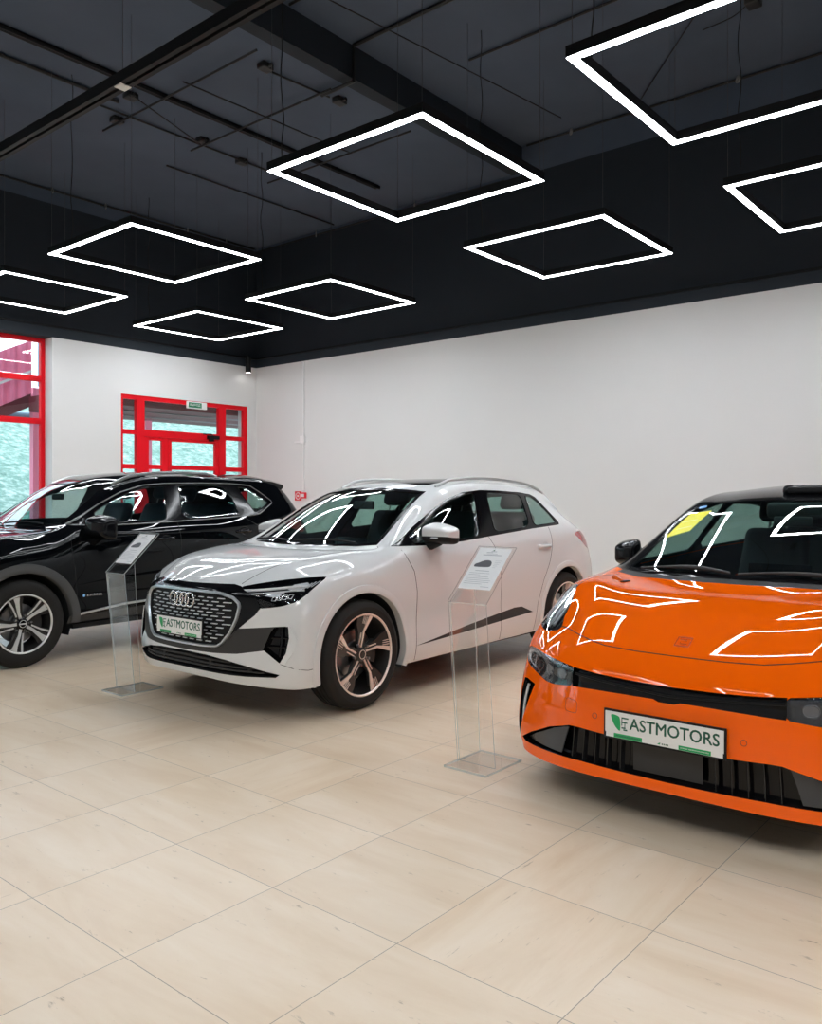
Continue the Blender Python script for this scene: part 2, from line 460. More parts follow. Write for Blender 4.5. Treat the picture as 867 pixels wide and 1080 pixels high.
def hang(root, x0, y0, zc, cord):
    S = 1.674
    for i, (dx, dy) in enumerate(((.03, -.03), (S-.03, -.03), (.03, -S+.03), (S-.03, -S+.03))):
        mb = MB(); mb.tube([(dx, dy, .07), (dx, dy, zc-ZL)], .0022, 5)
        mb.build('suspension_cable', M_WIRE, root)
    if cord is not None:
        dx, dy = cord
        pts = [(dx+.012*math.sin(k*1.3+x0)*(1 if 0 < k < 14 else 0), dy+.012*math.cos(k*1.7)*(1 if 0 < k < 14 else 0), .07+(zc-ZL-.07)*k/14) for k in range(15)]
        mb = MB(); mb.tube(spline(pts, 3), .005, 6); mb.build('power_cord', M_CORD, root, smooth=True)
LG = 'square LED frame lights under the ceiling'
C1, C2 = 4.586, 7.373
LIGHTS = [
 (C1, 2.563, 'square LED frame light cut by the top right corner, largest of all', (.25, -.05)),
 (C1, 5.374, 'large square LED frame light hanging above the white SUV bonnet, centre top', (.08, -.1)),
 (C1, 9.10, 'square LED frame light at left, above the black SUV, complete in view', (.25, -.06)),
 (C1, 11.87, 'square LED frame light cut by the left edge, above the tall red window', (.25, -.06)),
 (C2, 11.87, 'smallest square LED frame light, nearest the wall corner above the red doors', (.25, -.06)),
 (C2, 9.10, 'square LED frame light second from the corner, left of centre near the long wall', (.25, -.06)),
 (C2, 5.374, 'square LED frame light in front of the dark band, right of centre', (.25, -.06)),
 (C2, 2.563, 'square LED frame light cut by the right edge, above the orange car roof', (.25, -.06)),
]
for k, (x0, y0, lab, cord) in enumerate(LIGHTS):
    r = make_frame_light(lab, LG); r.location = (x0, y0, ZL)
    hang(r, x0, y0, ZC if y0-.8 > 6.8 else ZC2, cord)
BEH = [(-.99, 2.563), (-.99, 5.374), (-.99, -1.16), (-.99, -3.95), (-.99, 9.10), (1.15, -1.16), (1.15, -3.95)]
proto = None
for x0, y0 in BEH:
    if proto is None:
        r = make_frame_light('square LED frame light beside or behind the viewer, outside the picture', LG); hang(r, x0, y0, ZC2, None); proto = r
    else: r = copy_tree(proto)
    r.location = (x0, y0, ZL)

# black magnetic track with a fine reflective groove, crossing the top left corner
tr = empty('light_track', (3.03, 2.2, 4.159), 0, 'long black light track crossing the top left corner below the ceiling', 'light track')
mb = MB(); mb.box((-.045, -8.5, .0), (-.012, 9.6, .075)); mb.box((.012, -8.5, 0), (.045, 9.6, .075)); mb.box((-.012, -8.5, .04), (.012, 9.6, .075)); mb.build('track_profile', M_BLACK, tr)
mb = MB(); mb.box((-.006, -8.5, .034), (.006, 9.6, .0395)); mb.build('contact_strip', pmat('grey_strip', (.22,.21,.21), .4), tr)
mb = MB(); mb.tube([(0, 2.8, .075), (0, 2.8, ZC2-4.16)], .0022, 5); mb.build('suspension_cable', M_WIRE, tr)
mb = MB(); mb.tube([(0, 6.2, .075), (0, 6.2, ZC-4.16)], .0022, 5); mb.build('suspension_cable', M_WIRE, tr)
mb = MB(); mb.box((-.04, 2.76, -.006), (.04, 2.84, 0)); mb.build('track_joiner', M_WHITEP, tr)

# small spotlight on the band near the corner
sp = empty('wall_spotlight', (10.22, V-.16, 3.80), 0, 'small black cylinder spotlight hanging at the wall corner under the dark band', 'spotlight')
mb = MB(); mb.lathe([(0, .30), (.055, .30), (.055, 0), (.045, 0), (.045, .02), (0, .02)], lambda a, c, hh: (a, c, hh), 24); mb.build('spot_body', M_BLACK, sp, smooth=True)
mb = MB(); mb.lathe([(0, .004), (.044, .004), (.044, .015), (0, .015)], lambda a, c, hh: (a, c, hh), 24); mb.build('spot_lens', emis_mat('spot_lens_glow', (1, .98, .95), 12), sp)
mb = MB(); mb.tube([(0, 0, .30), (0, 0, .33), (0, .14, .33)], .012, 8); mb.build('bracket', M_BLACK, sp)

# ------------------------------------------------------------------ ceiling services
M_COND = pmat('black_conduit', (.006, .006, .007), .55)
def conduit(pts, r, label, name='cable_conduit', n=6):
    mb = MB(); mb.tube(pts, r, n); return tag(mb.build(name, M_COND, smooth=True), label, 'conduit', 'black conduits under the ceiling')
zc = ZC - .03; zd = ZC2 - .03
def tray(x0, x1, y, z, label):
    root = empty('cable_tray', (0, 0, 0), 0, label, 'cable tray')
    mb = MB(); mb.box((x0, y-.01, z-.05), (x1, y+.002, z)); mb.box((x0, y+.075, z-.03), (x1, y+.085, z)); mb.box((x0, y-.01, z-.012), (x1, y+.085, z)); mb.build('tray_channel', M_COND, root)
    mb = MB()
    for k in range(3): mb.tube([(x0, y+.015+.022*k, z-.022), (x1, y+.015+.022*k, z-.022)], .008, 6)
    mb.build('cable_run', M_CORD, root)
tray(XW, 9.6, 8.60, zc+.02, 'wide black cable tray across the far ceiling at top left')
conduit([(XW, 9.2, zc), (5.5, 9.17, zc)], .022, 'thin black conduit beside the wide cable tray at top left')
conduit([(5.75, 6.9, zc-.045), (5.75, 9.95, zc-.045)], .014, 'black conduit crossing the far ceiling between junction boxes, left')
conduit([(6.85, 6.9, zc-.045), (6.85, 9.6, zc-.045)], .014, 'black conduit crossing the far ceiling, middle of three')
conduit([(8.3, 6.9, zc-.045), (8.3, 9.7, zc-.045)], .014, 'black conduit crossing the far ceiling, nearest the large centre light')
conduit([(5.2, 9.42, zc), (9.8, 9.42, zc)], .013, 'black conduit running along the far ceiling above the left frame light')
conduit([(6.2, 7.2, zc), (7.05, 7.12, zc)], .012, 'short black conduit linking two junction boxes beyond the beam')
conduit([(7.0, 10.4, zc), (10.4, 10.4, zc)], .013, 'black conduit on the far ceiling close to the long wall')
conduit([(5.6, 8.0, zc-.09), (8.2, 7.9, zc-.09)], .009, 'thin slanting black conduit on the far ceiling between boxes')
conduit([(5.38, 8.72, zc-.085), (6.75, 9.25, zc-.085)], .008, 'loose thin black cable between two boxes on the far ceiling')
# nearer, higher ceiling
conduit([(6.9, 1.0, zd), (6.9, 6.58, zd), (6.9, 6.58, ZC-.07), (6.9, 7.1, ZC-.07)], .024, 'thick black conduit over the beam at top centre')
conduit([(5.9, 2.0, zd), (5.9, 6.55, zd)], .016, 'black conduit on the near ceiling left of the thick one')
conduit([(8.0, 3.6, zd), (8.0, 5.75, zd)], .016, 'short black conduit on the near ceiling at top centre right')
conduit([(6.0, 6.1, zd-.06), (9.9, 5.6, zd-.06)], .007, 'slack thin black cable on the near ceiling beside the beam')
conduit([(8.4, 3.0, zd), (10.2, 4.6, zd)], .008, 'slack thin black cable on the near ceiling at top right')
conduit([(U-.06, YS, zd-.0), (U-.06, 6.5, zd)], .016, 'black pipe at the top of the long wall on the near side')
conduit([(U-.06, 6.9, zc-.05), (U-.06, V-.1, zc-.05)], .016, 'black pipe at the top of the long wall on the far side')
conduit([(XW, V-.06, zc+.0), (U-.1, V-.06, zc+.0)], .016, 'black pipe along the top of the window wall')
JB = [(5.28, 8.56, 'junction box with a cord at far ceiling, upper left'), (6.09, 7.16, 'junction box beyond the beam, left of pair'), (7.19, 7.09, 'junction box beyond the beam, right of pair'),
      (5.51, 8.92, 'junction box hung by the left conduit crossing'), (6.82, 9.30, 'junction box above the left frame light'), (8.75, 9.2, 'junction box seen inside the large centre frame light'), (7.6, 9.45, 'junction box left of the large centre frame light'), (5.75, 9.62, 'double junction box at the end of the left conduit')]
M_JB = pmat('grey_black_box', (.02, .02, .022), .5)
for x, y, lab in JB:
    root = empty('junction_box', (x, y, ZC), 0, 'small black ' + lab, 'junction box', 'junction boxes on the ceiling')
    rbox('box', (.15, .12, .07), (0, 0, -.035), .012, M_JB, root)
    mb = MB(); mb.lathe([(.02, -.01), (.02, .05), (.013, .05), (.013, -.01)], lambda a, c, hh: (a, -.06-hh, -.04+c), 12, closed_prof=True); mb.build('cable_gland', M_COND, root)
root = empty('junction_box', (8.95, 2.8, ZC2), 0, 'small dark junction box seen inside the top right frame light', 'junction box', 'junction boxes on the ceiling')
rbox('box', (.16, .14, .07), (0, 0, -.036), .012, M_JB, root)
mb = MB(); mb.tube(spline([(0, .07, -.04), (.1, .25, -.05), (.2, .6, -.02)], 6), .006, 6); mb.build('cable_tail', M_CORD, root)
M_DET = pmat('grey_bracket_ring', (.22, .22, .23), .4, metal=.5)
RING = [(6.41, V-.10, zc-.02, 'on the pipe over the window wall, leftmost'), (7.31, V-.10, zc-.02, 'on the pipe over the window wall, second from left'), (8.9, V-.10, zc-.02, 'on the pipe over the window wall, third from left'), (9.75, V-.10, zc-.02, 'on the pipe over the window wall, near the corner'),
        (U-.1, 10.9, zc-.06, 'on the long wall pipe, seen inside the large centre light'), (U-.1, 8.6, zc-.06, 'on the long wall pipe, right of the large centre light corner'), (U-.1, 5.75, zd-.02, 'on the long wall pipe, left of the top right light'), (U-.1, 3.45, zd-.02, 'on the long wall pipe, inside the top right light')]
for x, y, z, lab in RING:
    root = empty('pipe_clamp', (x, y, z), 0, 'small grey ring clamp ' + lab, 'clamp', 'ring clamps on the ceiling pipes')
    mb = MB(); mb.lathe([(.032, -.012), (.042, -.012), (.042, .012), (.032, .012)], lambda a, c, hh: (a*.7, hh + a*.7, c), 20, closed_prof=True); mb.build('ring', M_DET, root, smooth=True)
    mb = MB(); mb.tube([(0, 0, .04), (0, 0, .10)], .006, 6); mb.build('rod', M_DET, root)

# ------------------------------------------------------------------ outside the glass
def grass_mat():
    m, nt, b = new_mat('hillside_grass'); L = nt.links.new
    tc = nt.nodes.new('ShaderNodeTexCoord')
    n = nt.nodes.new('ShaderNodeTexNoise'); n.inputs['Scale'].default_value = 5.5; n.inputs['Detail'].default_value = 9; n.inputs['Roughness'].default_value = .72
    L(tc.outputs['Object'], n.inputs['Vector'])
    r = nt.nodes.new('ShaderNodeValToRGB'); L(n.outputs['Fac'], r.inputs[0]); c = r.color_ramp
    c.elements[0].position = .33; c.elements[0].color = (.05, .14, .11, 1); c.elements[1].position = .68; c.elements[1].color = (.48, .58, .54, 1)
    e = c.elements.new(.5); e.color = (.17, .30, .255, 1)
    L(r.outputs[0], b.inputs['Base Color']); b.inputs['Roughness'].default_value = .95
    return m
mb = MB(); nx, ny = 46, 30; rr = random.Random(3)
for j in range(ny+1):
    for i in range(nx+1):
        t = j/ny; x = -14+50*i/nx; y = 16.2+12*t
        mb.v.append((x, y, -.15+4.6*t**.8+.12*rr.uniform(-1, 1)))
mb.f = [(j*(nx+1)+i, j*(nx+1)+i+1, (j+1)*(nx+1)+i+1, (j+1)*(nx+1)+i) for j in range(ny) for i in range(nx)]; mb.m = [0]*len(mb.f)
o = mb.build('hillside', grass_mat(), smooth=True, angle=180); o['kind'] = 'structure'
mb = MB(); mb.box((-40, V+.3, -.4), (60, 16.6, -.15)); mb.box((-40, -30, -.4), (XW-.3, V+.3, -.15)); struct(mb.build('ground', pmat('grey_paving', (.38, .37, .36), .9, var=.1)))
M_CRED = pmat('red_corrugated_sheet', (.92, .26, .40), .5)
M_SOFF = pmat('dark_red_soffit', (.13, .022, .03), .6)
can = empty('entrance_canopy', (0, 0, 0), 0, 'red canopy with dark soffit outside the double doors', 'canopy')
mb = MB(); mb.box((7.4, V+.35, 3.02), (13.5, 15.4, 3.30)); mb.build('soffit', M_SOFF, can)
mb = MB()
for k in range(2): mb.box((7.5, 13.6+.9*k, 2.995), (13.4, 13.63+.9*k, 3.02))
mb.build('soffit_strip', M_DET, can)
M_BLUE = pmat('blue_grey_post', (.16, .30, .38), .5)
for x, y, w, m in ((9.60, 15.2, .10, M_BLUE), (9.83, 15.3, .14, M_CRED), (12.62, 15.25, .14, M_BLUE)):
    mb = MB(); mb.box((x-w/2, y-w/2, -.15), (x+w/2, y+w/2, 3.02)); mb.build('post', m, can)
# corrugated fascia seen through the tall window
fa = empty('corrugated_fascia', (7.50, 15.5, 3.38), 0, 'red corrugated sheet fascia outside the tall window', 'fascia')
mb = MB(); P = []
SHR = .49
for k in range(0, 49):
    x = -2.4+k*.05; P.append((x, (.0, .0, .04, .04)[k % 4]))
vs = [(x, y, z+x*SHR) for z in (0, 1.0) for x, y in P] + [(x, y+.02, z+x*SHR) for z in (0, 1.0) for x, y in P]; n = len(P)
fs = [(i, i+1, n+i+1, n+i) for i in range(n-1)] + [(2*n+i, 3*n+i, 3*n+i+1, 2*n+i+1) for i in range(n-1)]
mb.add(vs, fs); mb.build('sheet', M_CRED, fa)
SM = Matrix(((1,0,0,0),(0,1,0,0),(SHR,0,1,0),(0,0,0,1)))
mb = MB(); mb.box((-2.4, -.02, .40), (0, -.005, .45), M=SM); mb.build('pale_rail', M_WHITEP, fa)
mb = MB(); mb.box((-2.4, .03, -.24), (0, .5, 0), M=SM); mb.build('soffit', M_SOFF, fa)
mb = MB(); mb.tube([(7.66, 15.48, 3.52), (7.66, 15.48, 5.0)], .05, 12); tag(mb.build('downpipe', pmat('blue_downpipe', (.25, .50, .62), .4), smooth=True), 'blue vertical downpipe outside the top right corner of the tall window', 'downpipe')
mb = MB(); mb.box((7.54, 15.52, -.15), (7.70, 15.66, 3.5)); tag(mb.build('red_post', M_CRED), 'red post outside at the right edge of the tall window', 'post')
mb = MB(); mb.tube([(2, 16.1, -.15), (2, 16.1, 3.02), (7.85, 16.1, 3.02), (7.85, 16.1, -.15)], .07, 14); tag(mb.build('blue_pipe', M_BLUE, smooth=True), 'horizontal blue pipe outside the tall window below the red soffit', 'pipe')
# ------------------------------------------------------------------ car body library
def subdiv_cage(cv, faces, level=3, iters=3):
    """Catmull-Clark surface that passes through the given points"""
    me = bpy.data.meshes.new('cage_tmp'); me.from_pydata([tuple(v) for v in cv], [], faces)
    ob = bpy.data.objects.new('cage_tmp', me); COL.objects.link(ob)
    md = ob.modifiers.new('s', 'SUBSURF'); md.levels = level; md.render_levels = level
    tgt = np.array(cv, float); cur = tgt.copy(); N = len(cv)
    for it in range(iters+1):
        me.vertices.foreach_set('co', cur.ravel()); me.update()
        dg = bpy.context.evaluated_depsgraph_get(); dg.update()
        ev = ob.evaluated_get(dg); m2 = ev.to_mesh()
        lim = np.zeros(len(m2.vertices)*3); m2.vertices.foreach_get('co', lim); lim = lim.reshape(-1, 3)[:N]
        ev.to_mesh_clear()
        if it == iters: break
        cur += (tgt-lim)*.85
    out = bpy.data.meshes.new_from_object(ob.evaluated_get(bpy.context.evaluated_depsgraph_get()))
    bpy.data.objects.remove(ob); bpy.data.meshes.remove(me)
    return out

def body_surface(T, S, F, R, level=3):
    n, m = len(T), len(T[0]); K = len(S[0]); V = []; ids = {}
    def add(key, p): ids[key] = len(V); V.append(Vector(p))
    for i in range(n):
        for j in range(m): add(('t', i, j), T[i][j])
        for k in range(K): add(('s', i, k), S[i][k])
    for j in range(m-1):
        for k in range(K): add(('f', j, k), F[j][k]); add(('r', j, k), R[j][k])
    faces = []
    sid = lambda i, k: ids[('t', i, m-1)] if k < 0 else ids[('s', i, k)]
    fid = lambda j, k: (ids[('t', 0, j)] if k < 0 else (ids[('s', 0, k)] if j == m-1 else ids[('f', j, k)]))
    rid = lambda j, k: (ids[('t', n-1, j)] if k < 0 else (ids[('s', n-1, k)] if j == m-1 else ids[('r', j, k)]))
    for i in range(n-1):
        for j in range(m-1): faces.append((ids[('t',i,j)], ids[('t',i,j+1)], ids[('t',i+1,j+1)], ids[('t',i+1,j)]))
        for k in range(-1, K-1): faces.append((sid(i,k), sid(i,k+1), sid(i+1,k+1), sid(i+1,k)))
    for j in range(m-1):
        for k in range(-1, K-1):
            faces.append((fid(j,k), fid(j,k+1), fid(j+1,k+1), fid(j+1,k)))
            faces.append((rid(j,k), rid(j+1,k), rid(j+1,k+1), rid(j,k+1)))
    # mirror
    mir = {}
    NV = len(V)
    for a in range(NV):
        if abs(V[a].y) < 1e-6: mir[a] = a
        else: mir[a] = len(V); V.append(Vector((V[a].x, -V[a].y, V[a].z)))
    faces += [tuple(mir[a] for a in reversed(f)) for f in faces]
    me = subdiv_cage(V, faces, level)
    bm = bmesh.new(); bm.from_mesh(me); bpy.data.meshes.remove(me)
    bmesh.ops.recalc_face_normals(bm, faces=bm.faces)
    # outward?
    s = sum((f.normal.z*f.calc_area() for f in bm.faces if f.calc_center_median().z > .9))
    if s < 0: bmesh.ops.reverse_faces(bm, faces=bm.faces)
    return bm

class Surf:
    """ray queries on the uncut body"""
    def __init__(s, bm): bm.faces.ensure_lookup_table(); s.t = BVHTree.FromBMesh(bm)
    def side(s, x, z, sg=1):
        h = s.t.ray_cast(Vector((x, 3*sg, z)), Vector((0, -sg, 0))); return h[0], h[1]
    def front(s, y, z):
        h = s.t.ray_cast(Vector((4, y, z)), Vector((-1, 0, 0))); return h[0], h[1]
    def top(s, x, y):
        h = s.t.ray_cast(Vector((x, y, 4)), Vector((0, 0, -1))); return h[0], h[1]
    def proj(s, mode, a, b, sg=1):
        h = s.side(a, b, sg) if mode == 'side' else (s.front(a, b) if mode == 'front' else s.top(a, b))
        if h[0] is None: h = s.near(mode, a, b, sg)
        return h
    def near(s, mode, a, b, sg):
        p = Vector((a, .9*sg, b)) if mode == 'side' else (Vector((.8, a, b)) if mode == 'front' else Vector((a, b, 1.2)))
        h = s.t.find_nearest(p); return h[0], h[1]

def pip(p, poly):
    x, y = p; c = False; n = len(poly); j = n-1
    for i in range(n):
        xi, yi = poly[i]; xj, yj = poly[j]
        if (yi > y) != (yj > y) and x < (xj-xi)*(y-yi)/(yj-yi)+xi: c = not c
        j = i
    return c

AX = {'side': (0, 2, 1), 'front': (1, 2, 0), 'top': (0, 1, 2)}
def cut(bm, mode, poly, rid, filt, lay, only=None):
    a, b_, d = AX[mode]
    A = np.array(poly); lo = A.min(0)-.002; hi = A.max(0)+.002
    def inb(f, lo=lo, hi=hi):
        vs = [v.co for v in f.verts]
        return not (max(v[a] for v in vs) < lo[0] or min(v[a] for v in vs) > hi[0] or max(v[b_] for v in vs) < lo[1] or min(v[b_] for v in vs) > hi[1])
    cand = [f for f in bm.faces if inb(f) and filt(f)]
    n = len(poly)
    for i in range(n):
        p, q = poly[i], poly[(i+1)%n]
        ex, ey = q[0]-p[0], q[1]-p[1]
        if ex*ex+ey*ey < 1e-12: continue
        l = (min(p[0],q[0])-.001, min(p[1],q[1])-.001); h = (max(p[0],q[0])+.001, max(p[1],q[1])+.001)
        fs = [f for f in cand if f.is_valid and inb(f, l, h)]
        if not fs: continue
        # only the faces that straddle the line
        sel = []
        for f in fs:
            dd = [(v.co[a]-p[0])*-ey+(v.co[b_]-p[1])*ex for v in f.verts]
            if min(dd) < -1e-7 and max(dd) > 1e-7: sel.append(f)
        if not sel: continue
        co = [0,0,0]; no = [0,0,0]; co[a], co[b_] = p; no[a], no[b_] = -ey, ex
        es = {e for f in sel for e in f.edges}; vs = {v for f in sel for v in f.verts}
        r = bmesh.ops.bisect_plane(bm, geom=sel+list(es)+list(vs), plane_co=co, plane_no=Vector(no).normalized(), dist=1e-5)
        cs = set(cand); cs.update(g for g in r['geom'] if isinstance(g, bmesh.types.BMFace))
        cand = [f for f in cs if f.is_valid]
    for f in cand:
        c = f.calc_center_median()
        if pip((c[a], c[b_]), poly) and (only is None or f[lay] in only): f[lay] = rid

def mirror_bm(bm):
    # stray slivers left between neighbouring outlines go back to the body
    lay = bm.faces.layers.int['reg']; seen = set(); isl = {}
    for f in bm.faces:
        if f in seen or f[lay] == 0: continue
        st = [f]; seen.add(f); grp = []
        while st:
            g = st.pop(); grp.append(g)
            for e in g.edges:
                for k in e.link_faces:
                    if k not in seen and k[lay] == f[lay]: seen.add(k); st.append(k)
        isl.setdefault(f[lay], []).append((sum(g.calc_area() for g in grp), grp))
    for r, L in isl.items():
        mx = max(a for a, g in L)
        for a, g in L:
            if a < .12*mx:
                for k in g: k[lay] = 0
    g = bmesh.ops.duplicate(bm, geom=bm.verts[:]+bm.edges[:]+bm.faces[:])['geom']
    for v in g:
        if isinstance(v, bmesh.types.BMVert): v.co.y = -v.co.y
    bmesh.ops.reverse_faces(bm, faces=[f for f in g if isinstance(f, bmesh.types.BMFace)])
    bmesh.ops.remove_doubles(bm, verts=[v for v in bm.verts if abs(v.co.y) < 1e-4], dist=2e-4)

def recess(bm, lay, rid, depth, wall_rid=None):
    faces = [f for f in bm.faces if f[lay] == rid]
    if not faces: return
    bm.normal_update()
    nv = {v: v.normal.copy() for f in faces for v in f.verts}
    pos = {v: v.co.copy() for v in nv}
    r = bmesh.ops.extrude_face_region(bm, geom=faces)
    newv = [g for g in r['geom'] if isinstance(g, bmesh.types.BMVert)]
    newf = set(g for g in r['geom'] if isinstance(g, bmesh.types.BMFace))
    old = [f for f in faces if f.is_valid and f not in newf]
    key = {tuple(round(c, 6) for c in p): nv[v] for v, p in pos.items()}
    for v in newv:
        nn = key.get(tuple(round(c, 6) for c in v.co))
        if nn is None: nn = v.normal
        v.co = v.co - nn*depth
    if old: bmesh.ops.delete(bm, geom=old, context='FACES_ONLY')
    cap = {f for f in newf if f.is_valid}
    for f in cap: f[lay] = rid
    walls = {f for v in newv for f in v.link_faces if f not in cap}
    for f in walls:
        f[lay] = rid if wall_rid is None else wall_rid
        f.smooth = True
        for e in f.edges: e.smooth = False

def extract(bm, lay, rids, name, mats, parent, keep=None, slot=None, solid=None):
    """new mesh object from the faces whose region is in rids"""
    b2 = bm.copy(); l2 = b2.faces.layers.int['reg']
    kill = [f for f in b2.faces if f[l2] not in rids or (keep is not None and not keep(f.calc_center_median()))]
    bmesh.ops.delete(b2, geom=kill, context='FACES')
    bmesh.ops.delete(b2, geom=[e for e in b2.edges if not e.link_faces], context='EDGES')
    bmesh.ops.delete(b2, geom=[v for v in b2.verts if not v.link_faces], context='VERTS')
    if not b2.faces: b2.free(); return None
    for f in b2.faces:
        f.smooth = True
        if slot: f.material_index = slot.get(f[l2], 0)
    me = bpy.data.meshes.new(name); b2.to_mesh(me); b2.free()
    if not isinstance(mats, (list, tuple)): mats = [mats]
    for m in mats: me.materials.append(m)
    o = bpy.data.objects.new(name, me); COL.objects.link(o); o.parent = parent
    if solid:
        md = o.modifiers.new('thickness', 'SOLIDIFY'); md.thickness = solid[0]; md.offset = -1; md.use_even_offset = False
        md.material_offset = solid[1]; md.material_offset_rim = 0; md.use_rim = False
    return o

def ribbon(sf, mode, pts, w, name, mat, parent, off=.0012, sg=1, th=.0, closed=False, step=.02):
    """thin strip of given width lying on the body along a polyline"""
    P = [Vector(p) for p in pts]
    if closed: P.append(P[0])
    Q = [P[0]]
    for i in range(len(P)-1):
        L = (P[i+1]-P[i]).length; k = max(1, int(L/step))
        for j in range(1, k+1): Q.append(P[i].lerp(P[i+1], j/k))
    rows = []
    for i, q in enumerate(Q):
        if closed and i in (0, len(Q)-1): t = Q[1]-Q[-2]
        else: t = Q[min(len(Q)-1, i+1)]-Q[max(0, i-1)]
        t = Vector((t[0], t[1])).normalized() if t.length > 0 else Vector((1, 0))
        nn = Vector((-t[1], t[0]))
        row = []
        for s in (-.5, -.25, .25, .5):
            a = q[0]+nn[0]*w*s; b = q[1]+nn[1]*w*s
            h = sf.proj(mode, a, b, sg)
            row.append(h[0]+h[1]*(off if abs(s) < .4 else off*(.15 if th == 0 else 0)) + (h[1]*th if abs(s) < .4 else Vector((0,0,0))))
        rows.append(row)
    mb = MB(); n = len(rows)
    mb.v = [tuple(p) for r in rows for p in r]
    mb.f = [(i*4+k, i*4+k+1, (i+1)*4+k+1, (i+1)*4+k) for i in range(n-1) for k in range(3)]; mb.m = [0]*len(mb.f)
    return mb, name, mat, parent

def seams(sf, items, mat, parent, name='panel_gap'):
    for mode, pts, w, sgs in items:
        for sg in sgs:
            pp = pts if mode == 'side' or sg > 0 else ([(-a, b) for a, b in pts] if mode == 'front' else [(a, -b) for a, b in pts])
            mb, *_ = ribbon(sf, mode, pp, w, name, mat, parent, sg=sg)
            mb.build(name, mat, parent, smooth=True, angle=60)

def patch(sf, mode, poly, off, th, name, mat, parent, sg=1, grid=.02, smooth=True):
    """slab that follows the body inside a polygon, standing `off` proud, `th` thick"""
    A = np.array(poly); lo, hi = A.min(0), A.max(0)
    pts = [Vector(p) for p in poly]; n = len(pts)
    # densify the outline
    dn = []
    for i in range(n):
        p, q = pts[i], pts[(i+1)%n]; k = max(1, int((q-p).length/grid))
        dn += [p.lerp(q, j/k) for j in range(k)]
    N = len(dn); inner = []
    pl = [tuple(p) for p in dn]
    x = lo[0]+grid/2
    while x < hi[0]:
        y = lo[1]+grid/2
        while y < hi[1]:
            if pip((x, y), pl): inner.append(Vector((x, y)))
            y += grid
        x += grid
    r = delaunay_2d_cdt(dn+inner, [(i, (i+1)%N) for i in range(N)], [list(range(N))], 2, 1e-6)
    vs, es, fs = r[0], r[1], r[2]
    up, dnv = [], []
    for v in vs:
        h = sf.proj(mode, v[0] if not (mode == 'front' and sg < 0) else -v[0], v[1] if not (mode == 'top' and sg < 0) else -v[1], sg)
        up.append(h[0]+h[1]*off); dnv.append(h[0]+h[1]*(off-th))
    mb = MB(); m = len(vs)
    mb.v = [tuple(p) for p in up+dnv]
    ec = {}
    for f in fs:
        mb.f.append(tuple(f)); mb.f.append(tuple(i+m for i in reversed(f)))
        for i in range(len(f)):
            e = (f[i], f[(i+1)%len(f)]); ec[e] = ec.get(e, 0)+1
    for (p, q) in ec:
        if (q, p) not in ec: mb.f.append((q, p, p+m, q+m))
    mb.m = [0]*len(mb.f)
    return mb.build(name, mat, parent, smooth=smooth, angle=50)

# ------------------------------------------------------------------ common car materials
def car_paint(name, col, rough=.35, metal=0.0, coat=1.0, spec=.0):
    m = pmat(name, col, rough, metal, coat, .012, spec)
    m.node_tree.nodes['Principled BSDF'].inputs['Coat IOR'].default_value = 1.42
    return m
M_TYRE = pmat('tyre_rubber', (.016, .0145, .013), .72, spec=.3, bump=.15, bscale=90)
M_GLOSSB = pmat('gloss_black_plastic', (.004, .004, .005), .10, spec=.28)
M_MATTB = pmat('matt_black_plastic', (.009, .009, .010), .55, spec=.25, bump=.05, bscale=300)
M_GREYP = pmat('dark_grey_plastic', (.040, .038, .037), .5, spec=.3)
M_CHROME = pmat('chrome', (.75, .75, .76), .08, metal=1)
M_ALU = pmat('machined_alloy', (.80, .80, .79), .35, metal=.55)
M_BRONZE = pmat('machined_alloy_bronze', (.88, .75, .67), .35, metal=.5)
M_DKALLOY = pmat('black_alloy', (.022, .020, .019), .3, coat=.4)
M_DISC = pmat('brake_disc_steel', (.35, .35, .36), .35, metal=1)
M_TRIM = pmat('cabin_trim', (.018, .020, .022), .7)
M_SEAT = pmat('seat_fabric', (.022, .026, .03), .75, bump=.1, bscale=250)
M_SEATB = pmat('seat_leather_blue', (.012, .035, .055), .5)
M_GLASSF = glass_mat('windscreen_glass', (.66, .85, .80), ior=1.52)
M_GLASSS = glass_mat('side_glass', (.46, .66, .61), ior=1.52)
M_LENS = glass_mat('lamp_lens', (.96, .97, .98), ior=1.22)
M_GAP = pmat('panel_gap_shadow', (.010, .010, .010), .8)
M_LAMPSIL = pmat('lamp_reflector', (.72, .74, .77), .2, metal=.55)
M_LAMPW = pmat('lamp_light_guide', (.86, .87, .89), .22, metal=.25)
M_REDL = pmat('tail_lamp_red', (.45, .02, .025), .12, coat=.8)
M_PLATEW = pmat('plate_white', (.82, .82, .80), .35)
M_PLATEG = pmat('plate_dark_green', (.012, .12, .07), .4)
M_PLATEL = pmat('plate_bright_green', (.01, .36, .11), .4)
M_PAPER = pmat('white_paper', (.80, .80, .80), .6)
M_INK = pmat('grey_ink', (.10, .10, .11), .6)

